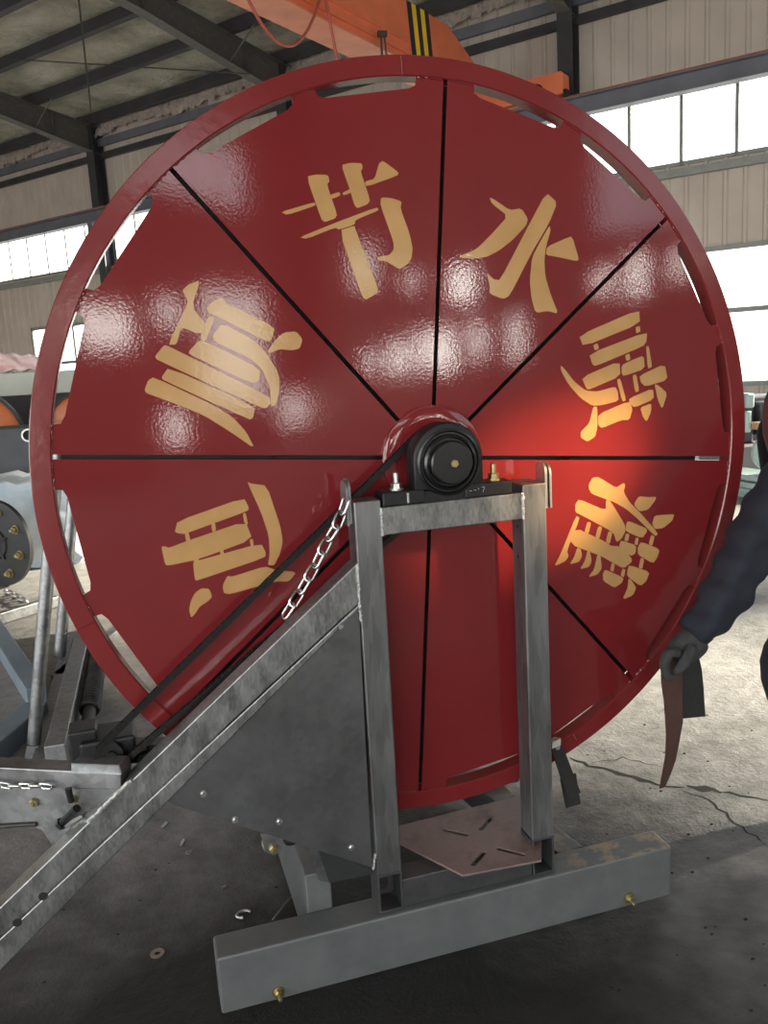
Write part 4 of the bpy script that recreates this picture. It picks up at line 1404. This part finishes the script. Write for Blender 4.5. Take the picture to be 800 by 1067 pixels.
for dy in (-.030, -.010, .010, .029):
    f = [hd2 + V((0, dy * .8, .02)), hd2 + V((-.012, dy, -.035)), hd2 + V((-.030, dy, -.070)), hd2 + V((-.055, dy * .9, -.085 + abs(dy) * .4))]
    skin_mesh('finger', f, [(0, 1), (1, 2), (2, 3)], [.013, .0125, .0115, .0095], 'skin', per)
skin_mesh('thumb', [hd2 + V((-.01, -.03, .02)), hd2 + V((-.035, -.045, -.01)), hd2 + V((-.05, -.04, -.04))], [(0, 1), (1, 2)], [.015, .0135, .011], 'skin', per)

# the leather strip and the dark cloth in the hand
def strip(name, pairs, y, th, mat, label, cat, curve=.0):
    mb = MB()
    n = len(pairs)
    fr, bk = [], []
    for i, ((xa, ya), (xb, yb)) in enumerate(pairs):
        yy = y + curve * math.sin(i * 1.1)
        fr.append((A(xa, ya, yy), A(xb, yb, yy + .012)))
        bk.append((A(xa, ya, yy) + V((0, th, 0)), A(xb, yb, yy + .012) + V((0, th, 0))))
    vf = [[mb.bm.verts.new(p) for p in r] for r in fr]; vb = [[mb.bm.verts.new(p) for p in r] for r in bk]
    for i in range(n - 1):
        mb.bm.faces.new((vf[i][0], vf[i][1], vf[i + 1][1], vf[i + 1][0]))
        mb.bm.faces.new((vb[i][1], vb[i][0], vb[i + 1][0], vb[i + 1][1]))
        mb.bm.faces.new((vf[i][0], vf[i + 1][0], vb[i + 1][0], vb[i][0])); mb.bm.faces.new((vf[i + 1][1], vf[i][1], vb[i][1], vb[i + 1][1]))
    for i in (0, n - 1): mb.bm.faces.new((vf[i][0], vf[i][1], vb[i][1], vb[i][0]))
    bmesh.ops.recalc_face_normals(mb.bm, faces=mb.bm.faces)
    o = mb.build(name, mat, smooth=50)
    return tag(o, label, cat)


strip('leather_strip', [((690, 682), (712, 680)), ((689, 696), (711, 694)), ((689.5, 712), (711, 712)), ((692, 730), (711, 736)), ((693.5, 748), (711.5, 752)), ((694.5, 768), (708, 772)), ((693.5, 788), (704, 792)), ((690.5, 806), (699, 806)), ((687.5, 822), (693, 820))],
      PY - .012, .004, 'leather', 'brown leather strip hanging from the gloved hand to the floor crack', 'strip', .004)
strip('cloth_flap', [((704, 680), (728, 684)), ((706, 694), (731, 697)), ((709, 712), (733, 716)), ((710, 732), (734, 734)), ((710, 749), (735, 746.5))], PY + .014, .006, 'rag', 'dark square cloth flap held in the gloved hand behind the strip', 'cloth', .006)

# ------------------------------------------------------------------ galvanised chassis standing behind on the left
fr_ = thing('machine_chassis', 'galvanised chassis of rails and upright tubes behind the reel at left', 'chassis', G(50, 780))
def gtube(px0, py0, px1, py1, y0, y1, r, name='upright_tube', mat='galv'):
    mb = MB(); mb.cyl(A(px0, py0, y0), A(px1, py1, y1), r, 20); return mb.build(name, mat, fr_, 40)
gb0 = G(34, 788)
gtube(60, 470, 35, 776, gb0.y, gb0.y, .029)
mb = MB(); mb.bar(A(35, 774, gb0.y), A(31, 800, gb0.y), .05, .075, (0, 1, 0)); mb.build('tube_socket', 'galv', fr_)
gb1 = G(62, 690)
gtube(78, 500, 62, 684, gb1.y - .05, gb1.y - .05, .033)
def grail(p0, p1, w, h, name, mat):
    a, b = G(*p0), G(*p1)
    mb = MB(); mb.bar(a + V((0, 0, h / 2 + .003)), b + V((0, 0, h / 2 + .003)), w, h, bev=.006); return mb.build(name, mat, fr_)
grail((62, 815), (96, 655), .085, .16, 'long_rail', 'galv')
grail((40, 812), (72, 672), .06, .05, 'long_rail', 'galv')
grail((-30, 660), (60, 632), .06, .08, 'cross_rail', 'galv')
grail((-20, 640), (40, 735), .10, .10, 'oblique_rail', 'bluebeam')
grail((-40, 822), (40, 752), .12, .10, 'oblique_rail', 'bluebeam')
grail((60, 712), (130, 655), .07, .05, 'cross_rail', 'galv')
# ribbed black shock absorber spring lying beside the rail
a, b_ = G(91, 800) + V((0, 0, .10)), G(106, 690) + V((0, 0, .12))
mb = MB()
mb.cyl(a, b_, .030, 16)
d = (b_ - a); N_ = 30; u = d.cross(V((0, 0, 1))).normalized(); w_ = u.cross(d).normalized()
mb.tube([a.lerp(b_, .28 + .72 * i / (N_ * 12)) + (u * math.cos(i * 2 * PI / 12) + w_ * math.sin(i * 2 * PI / 12)) * .040 for i in range(N_ * 12)], .011, 6)
mb.build('coil_spring', 'rubber', fr_, 60)

# stacked stuff along the left
fc = G(4, 611)
R5 = .36
fth = thing('flange_disc', 'dark round steel flange with brass nuts at the left edge', 'flange', fc)
ax = V((-.62, -.78, 0)).normalized()
fcz = fc + V((0, 0, R5)) + SW * -.02
mb = MB(); mb.lathe(fcz, ax, [(0, -.03), (R5, -.03), (R5, .01), (R5 - .02, .014), (.13, .014), (.12, .03), (.06, .03), (.05, .05), (0, .05)], 56); mb.build('plate', 'flange', fth, 40)
e1_ = ax.cross(V((0, 0, 1))).normalized(); e2_ = V((0, 0, 1))
for k in range(8):
    a = 2 * PI * (k + .4) / 8
    mb = MB(); p = fcz + (e1_ * math.cos(a) + e2_ * math.sin(a)) * .27 + ax * .014
    mb.lathe(p, ax, [(0, 0), (.036, 0), (.036, .008), (0, .008)], 20); mb.hexbolt(p + ax * .008, ax, .028, .03, .02); mb.build('nut', 'brass', fth)
mb = MB()
for k in range(5):
    a = 2 * PI * (k + .2) / 5
    c_ = fcz + ax * .02
    da = e1_ * math.cos(a) + e2_ * math.sin(a); pb = e1_ * -math.sin(a) + e2_ * math.cos(a)
    mb.prism([c_ + da * .16, c_ + da * .04 + pb * .035, c_ + da * .04 - pb * .035], ax * .012)
mb.build('star_boss', 'black', fth)

def lumpy(name, c, sx, sy, sz, mat, label, cat, amp=.05):
    mb = MB()
    bmesh.ops.create_cube(mb.bm, size=1)
    bmesh.ops.bevel(mb.bm, geom=mb.bm.edges[:], offset=.08, segments=2, profile=.5, affect='EDGES')
    bmesh.ops.subdivide_edges(mb.bm, edges=mb.bm.edges[:], cuts=5, use_grid_fill=True)
    for v in mb.bm.verts:
        q = v.co.copy()
        k = amp * (math.sin(q.x * 17 + q.z * 9) + math.sin(q.y * 13 - q.z * 21)) * .5
        v.co = V(c) + V((q.x * sx, q.y * sy, (q.z + .5) * sz)) + V((k, k, 0 if q.z < -.4 else k * .6))
    return tag(mb.build(name, mat, smooth=35), label, cat)

q = A(42, 560, fc.y + .75)
lumpy('wrapped_bundle', (q.x - .10, fc.y + .95, 0), 1.0, .8, A(40, 500, fc.y + .6).z, 'white_wrap', 'bundle in crumpled white plastic film behind the dark flange', 'bundle', .06)
bx = fc.y + 1.6
p, q = A(-30, 516, bx), A(41, 444, bx)
t = thing('steel_box', 'dark grey steel box with a round ringed hole at left behind the rim', 'box', ((p.x + q.x) / 2, bx + .3, 0))
mb = MB(); mb.box((p.x, bx, .0), (q.x + .10, bx + .6, q.z), .01); mb.build('casing', 'grey_box', t)
mb = MB(); mb.lathe(A(29.5, 453.5, bx), (0, -1, 0), [(.050, 0), (.064, 0), (.064, .02), (.050, .02), (.050, 0)], 36); mb.build('hole_ring', 'zinc', t, 40)
mb = MB(); mb.lathe(A(29.5, 453.5, bx), (0, -1, 0), [(0, .002), (.050, .002)], 36); mb.build('hole', 'void', t)
wy = bx + 2.2
p, q = A(-40, 421, wy), A(46, 387, wy)
t = thing('white_cabinet', 'off white cabinet with a black lower edge at far left', 'cabinet', ((p.x + q.x) / 2, wy + .4, 0))
mb = MB(); mb.box((p.x, wy, A(20, 412, wy).z), (q.x + .8, wy + .8, q.z), .01); mb.build('side', 'white_panel', t)
mb = MB(); mb.box((p.x, wy + .02, 0), (q.x + .8, wy + .78, A(20, 412, wy).z)); mb.build('base', 'rubber', t)
ty = wy + .3
mb = MB()
def tarp(u, v):
    px = -30 + 75 * u
    top = A(px, 364 + 8 * u, ty); bot = A(px, 386, ty); bot.z = q.z + .03; top.z = max(top.z, bot.z + .1)
    pz = bot.lerp(top, v)
    return pz + V((0, .05 * math.sin(u * 14 + v * 6), .015 * math.sin(u * 25)))
mb.grid(tarp, 30, 8)
r_ = bmesh.ops.extrude_face_region(mb.bm, geom=mb.bm.faces[:]); bmesh.ops.translate(mb.bm, verts=[g for g in r_['geom'] if isinstance(g, bmesh.types.BMVert)], vec=(0, .35, 0))
bmesh.ops.recalc_face_normals(mb.bm, faces=mb.bm.faces)
tag(mb.build('tarpaulin', 'flag', smooth=60), 'white and red tarpaulin roll lying on the off white cabinet', 'tarpaulin')
for (cx_, cy_, yy, R_, lb) in ((-34, 462, bx + 1.0, .60, 'orange round guard at the far left edge above the steel box'), (84, 440, bx + 1.4, .34, 'orange wheel seen through the slot in the red rim')):
    c_ = A(cx_, cy_, yy)
    t = thing('orange_wheel', lb, 'wheel', (c_.x, yy, 0), 'orange parts stored behind the reel')
    mb = MB(); mb.lathe(c_, (0, -1, 0), [(0, -.1), (R_ - .03, -.1), (R_ - .03, .02), (R_ - .1, .05), (0, .05)], 64); mb.build('disc', 'orange', t, 40)
    mb = MB(); mb.lathe(c_, (0, -1, 0), [(R_ - .03, -.1), (R_, -.1), (R_, .05), (R_ - .03, .05), (R_ - .03, -.1)], 64); mb.build('edge_band', 'black', t, 40)
    mb = MB(); mb.box((c_.x - .2, yy + .05, 0), (c_.x + .2, yy + .1, c_.z)); mb.build('stand', 'black', t)
cp = [G(x, y) + V((0, 0, .02)) for x, y in ((8, 619), (18, 624), (28, 630), (36, 634))]
chain('link_chain', 'grey chain trailing on the sunlit floor below the dark flange', cp, .11, .055, .011, 'zinc')
p, q = G(-30, 652), G(6, 648)
mb = MB(); mb.cyl(p + V((0, 0, .02)), q + V((0, 0, .02)), .018, 10)
tag(mb.build('steel_rod', 'wire'), 'thin dark rod lying on the sunlit floor at far left', 'rod')

# ------------------------------------------------------------------ machines at the far right
g0 = G(790, 500)
yy = g0.y
def Q(px, py): return A(px, py, yy)
t = thing('lathe_machine', 'grey workshop machine under the right window behind the rim', 'machine', (Q(800, 500).x, yy + .4, 0))
mb = MB(); mb.box((Q(772, 500).x, yy, 0), (Q(860, 500).x, yy + .8, Q(790, 462).z), .03); mb.build('bed', 'mach', t)
mb = MB(); mb.box((Q(772, 440).x, yy + .3, Q(790, 462).z), (Q(850, 440).x, yy + .75, Q(790, 415).z), .02); mb.build('back_plate', 'mach', t)
mb = MB(); mb.box((Q(779, 440).x, yy + .02, Q(790, 450).z), (Q(784, 440).x, yy + .3, Q(785, 428).z), .015); mb.build('handle_box', 'pale_cyan', t)
mb = MB(); mb.box((Q(778, 440).x, yy + .1, Q(790, 462).z), (Q(792, 440).x, yy + .5, Q(785, 412).z), .03); mb.build('head_stock', 'grey_box', t)
mb = MB(); mb.box((Q(781, 440).x, yy + .05, Q(790, 425).z), (Q(789, 440).x, yy + .3, Q(785, 410).z), .02); mb.build('motor_cover', 'pale_cyan', t)
mb = MB(); mb.box((Q(796, 440).x, yy + .05, Q(790, 455).z), (Q(812, 440).x, yy + .5, Q(785, 420).z), .03); mb.build('tail_stock', 'grey_box', t)
mb = MB(); mb.box((Q(784.5, 440).x, yy - .06, Q(790, 447).z), (Q(795, 440).x, yy + .05, Q(785, 440).z), .005)
tag(mb.build('cardboard_box', 'tan'), 'small tan box on the grey machine under the right window', 'box')
yy = yy - .9
mb = MB()
z0 = 0
for i, (a0, b0) in enumerate(((772, 812), (770, 808), (774, 806))):
    mb.box((Q(a0, 500).x, yy - .3, .05 + i * .07), (Q(b0, 500).x, yy + .5, .11 + i * .07), .01)
mb.box((Q(776, 500).x, yy - .1, 0), (Q(780, 500).x, yy + .3, .05)); mb.box((Q(800, 500).x, yy - .1, 0), (Q(804, 500).x, yy + .3, .05))
tag(mb.build('sheet_stack', 'pale_cyan'), 'low stack of pale cyan sheet metal on the floor at right', 'sheet metal')
mb = MB(); c_ = V((Q(797, 484).x, yy - .1, .27 + .21)); mb.lathe(c_, (-.3, -1, 0), [(.15, -.03), (.21, -.03), (.21, .03), (.15, .03), (.15, -.03)], 40)
mb.bar(c_ - V((.15, 0, 0)), c_ + V((.15, 0, 0)), .03, .03); mb.bar(c_ - V((0, 0, .15)), c_ + V((0, 0, .15)), .03, .03, (0, 1, 0))
tag(mb.build('hand_wheel', 'pale_cyan', smooth=40), 'pale round hand wheel standing on the sheet metal stack', 'wheel')

# ------------------------------------------------------------------ light
w = bpy.data.worlds.new('sky'); scene.world = w
w.use_nodes = True
nt = w.node_tree
bg = nt.nodes['Background']
tc = nt.nodes.new('ShaderNodeTexCoord'); sx = nt.nodes.new('ShaderNodeSeparateXYZ')
nt.links.new(tc.outputs['Generated'], sx.inputs[0])
mr = nt.nodes.new('ShaderNodeMapRange'); mr.inputs[1].default_value = -1; mr.inputs[2].default_value = 1
nt.links.new(sx.outputs[2], mr.inputs[0])
r = ramp(nt, mr.outputs[0], [(0, (.35, .34, .32)), (.485, (.62, .55, .48)), (.52, (.86, .84, .78)), (.56, (.93, .97, 1.0)), (1, (.84, .94, 1.0))])
nt.links.new(r, bg.inputs['Color'])
bg.inputs['Strength'].default_value = 3.3

sun = bpy.data.lights.new('sun', 'SUN'); sun.energy = 22.0; sun.angle = math.radians(2.5); sun.color = (1, .89, .70)
so = bpy.data.objects.new('sun', sun); COL.objects.link(so)
e = math.radians(19.9)
az = math.radians(38)
dirv = ((-NW * math.cos(az) - SW * math.sin(az)) * math.cos(e) + V((0, 0, -math.sin(e)))).normalized()
so.rotation_euler = dirv.to_track_quat('-Z', 'Y').to_euler(); so.location = H(-3, 22, 14)

# a low shaft of light from the right that strikes the wheel beside the bearing
sp = bpy.data.lights.new('light_shaft', 'SPOT'); sp.energy = 680; sp.color = (1, .66, .30)
sp.spot_size = math.radians(13.5); sp.spot_blend = 1.0; sp.shadow_soft_size = .05
tgt = A(574, 500, 0)
spo = bpy.data.objects.new('light_shaft', sp); COL.objects.link(spo)
spo.location = tgt + V((1.75, -1.35, .75))
spo.rotation_euler = (tgt - spo.location).to_track_quat('-Z', 'Y').to_euler()

# ------------------------------------------------------------------ colour management
vs = scene.view_settings
vs.view_transform = 'Standard'; vs.look = 'None'; vs.gamma = 1; vs.use_curve_mapping = False
vs.exposure = 0.6
scene.cycles.use_denoising = True
scene.cycles.max_bounces = 8
scene.cycles.diffuse_bounces = 5
scene.cycles.transparent_max_bounces = 12
scene.cycles.sample_clamp_indirect = 6
scene.cycles.caustics_reflective = False
scene.cycles.caustics_refractive = False
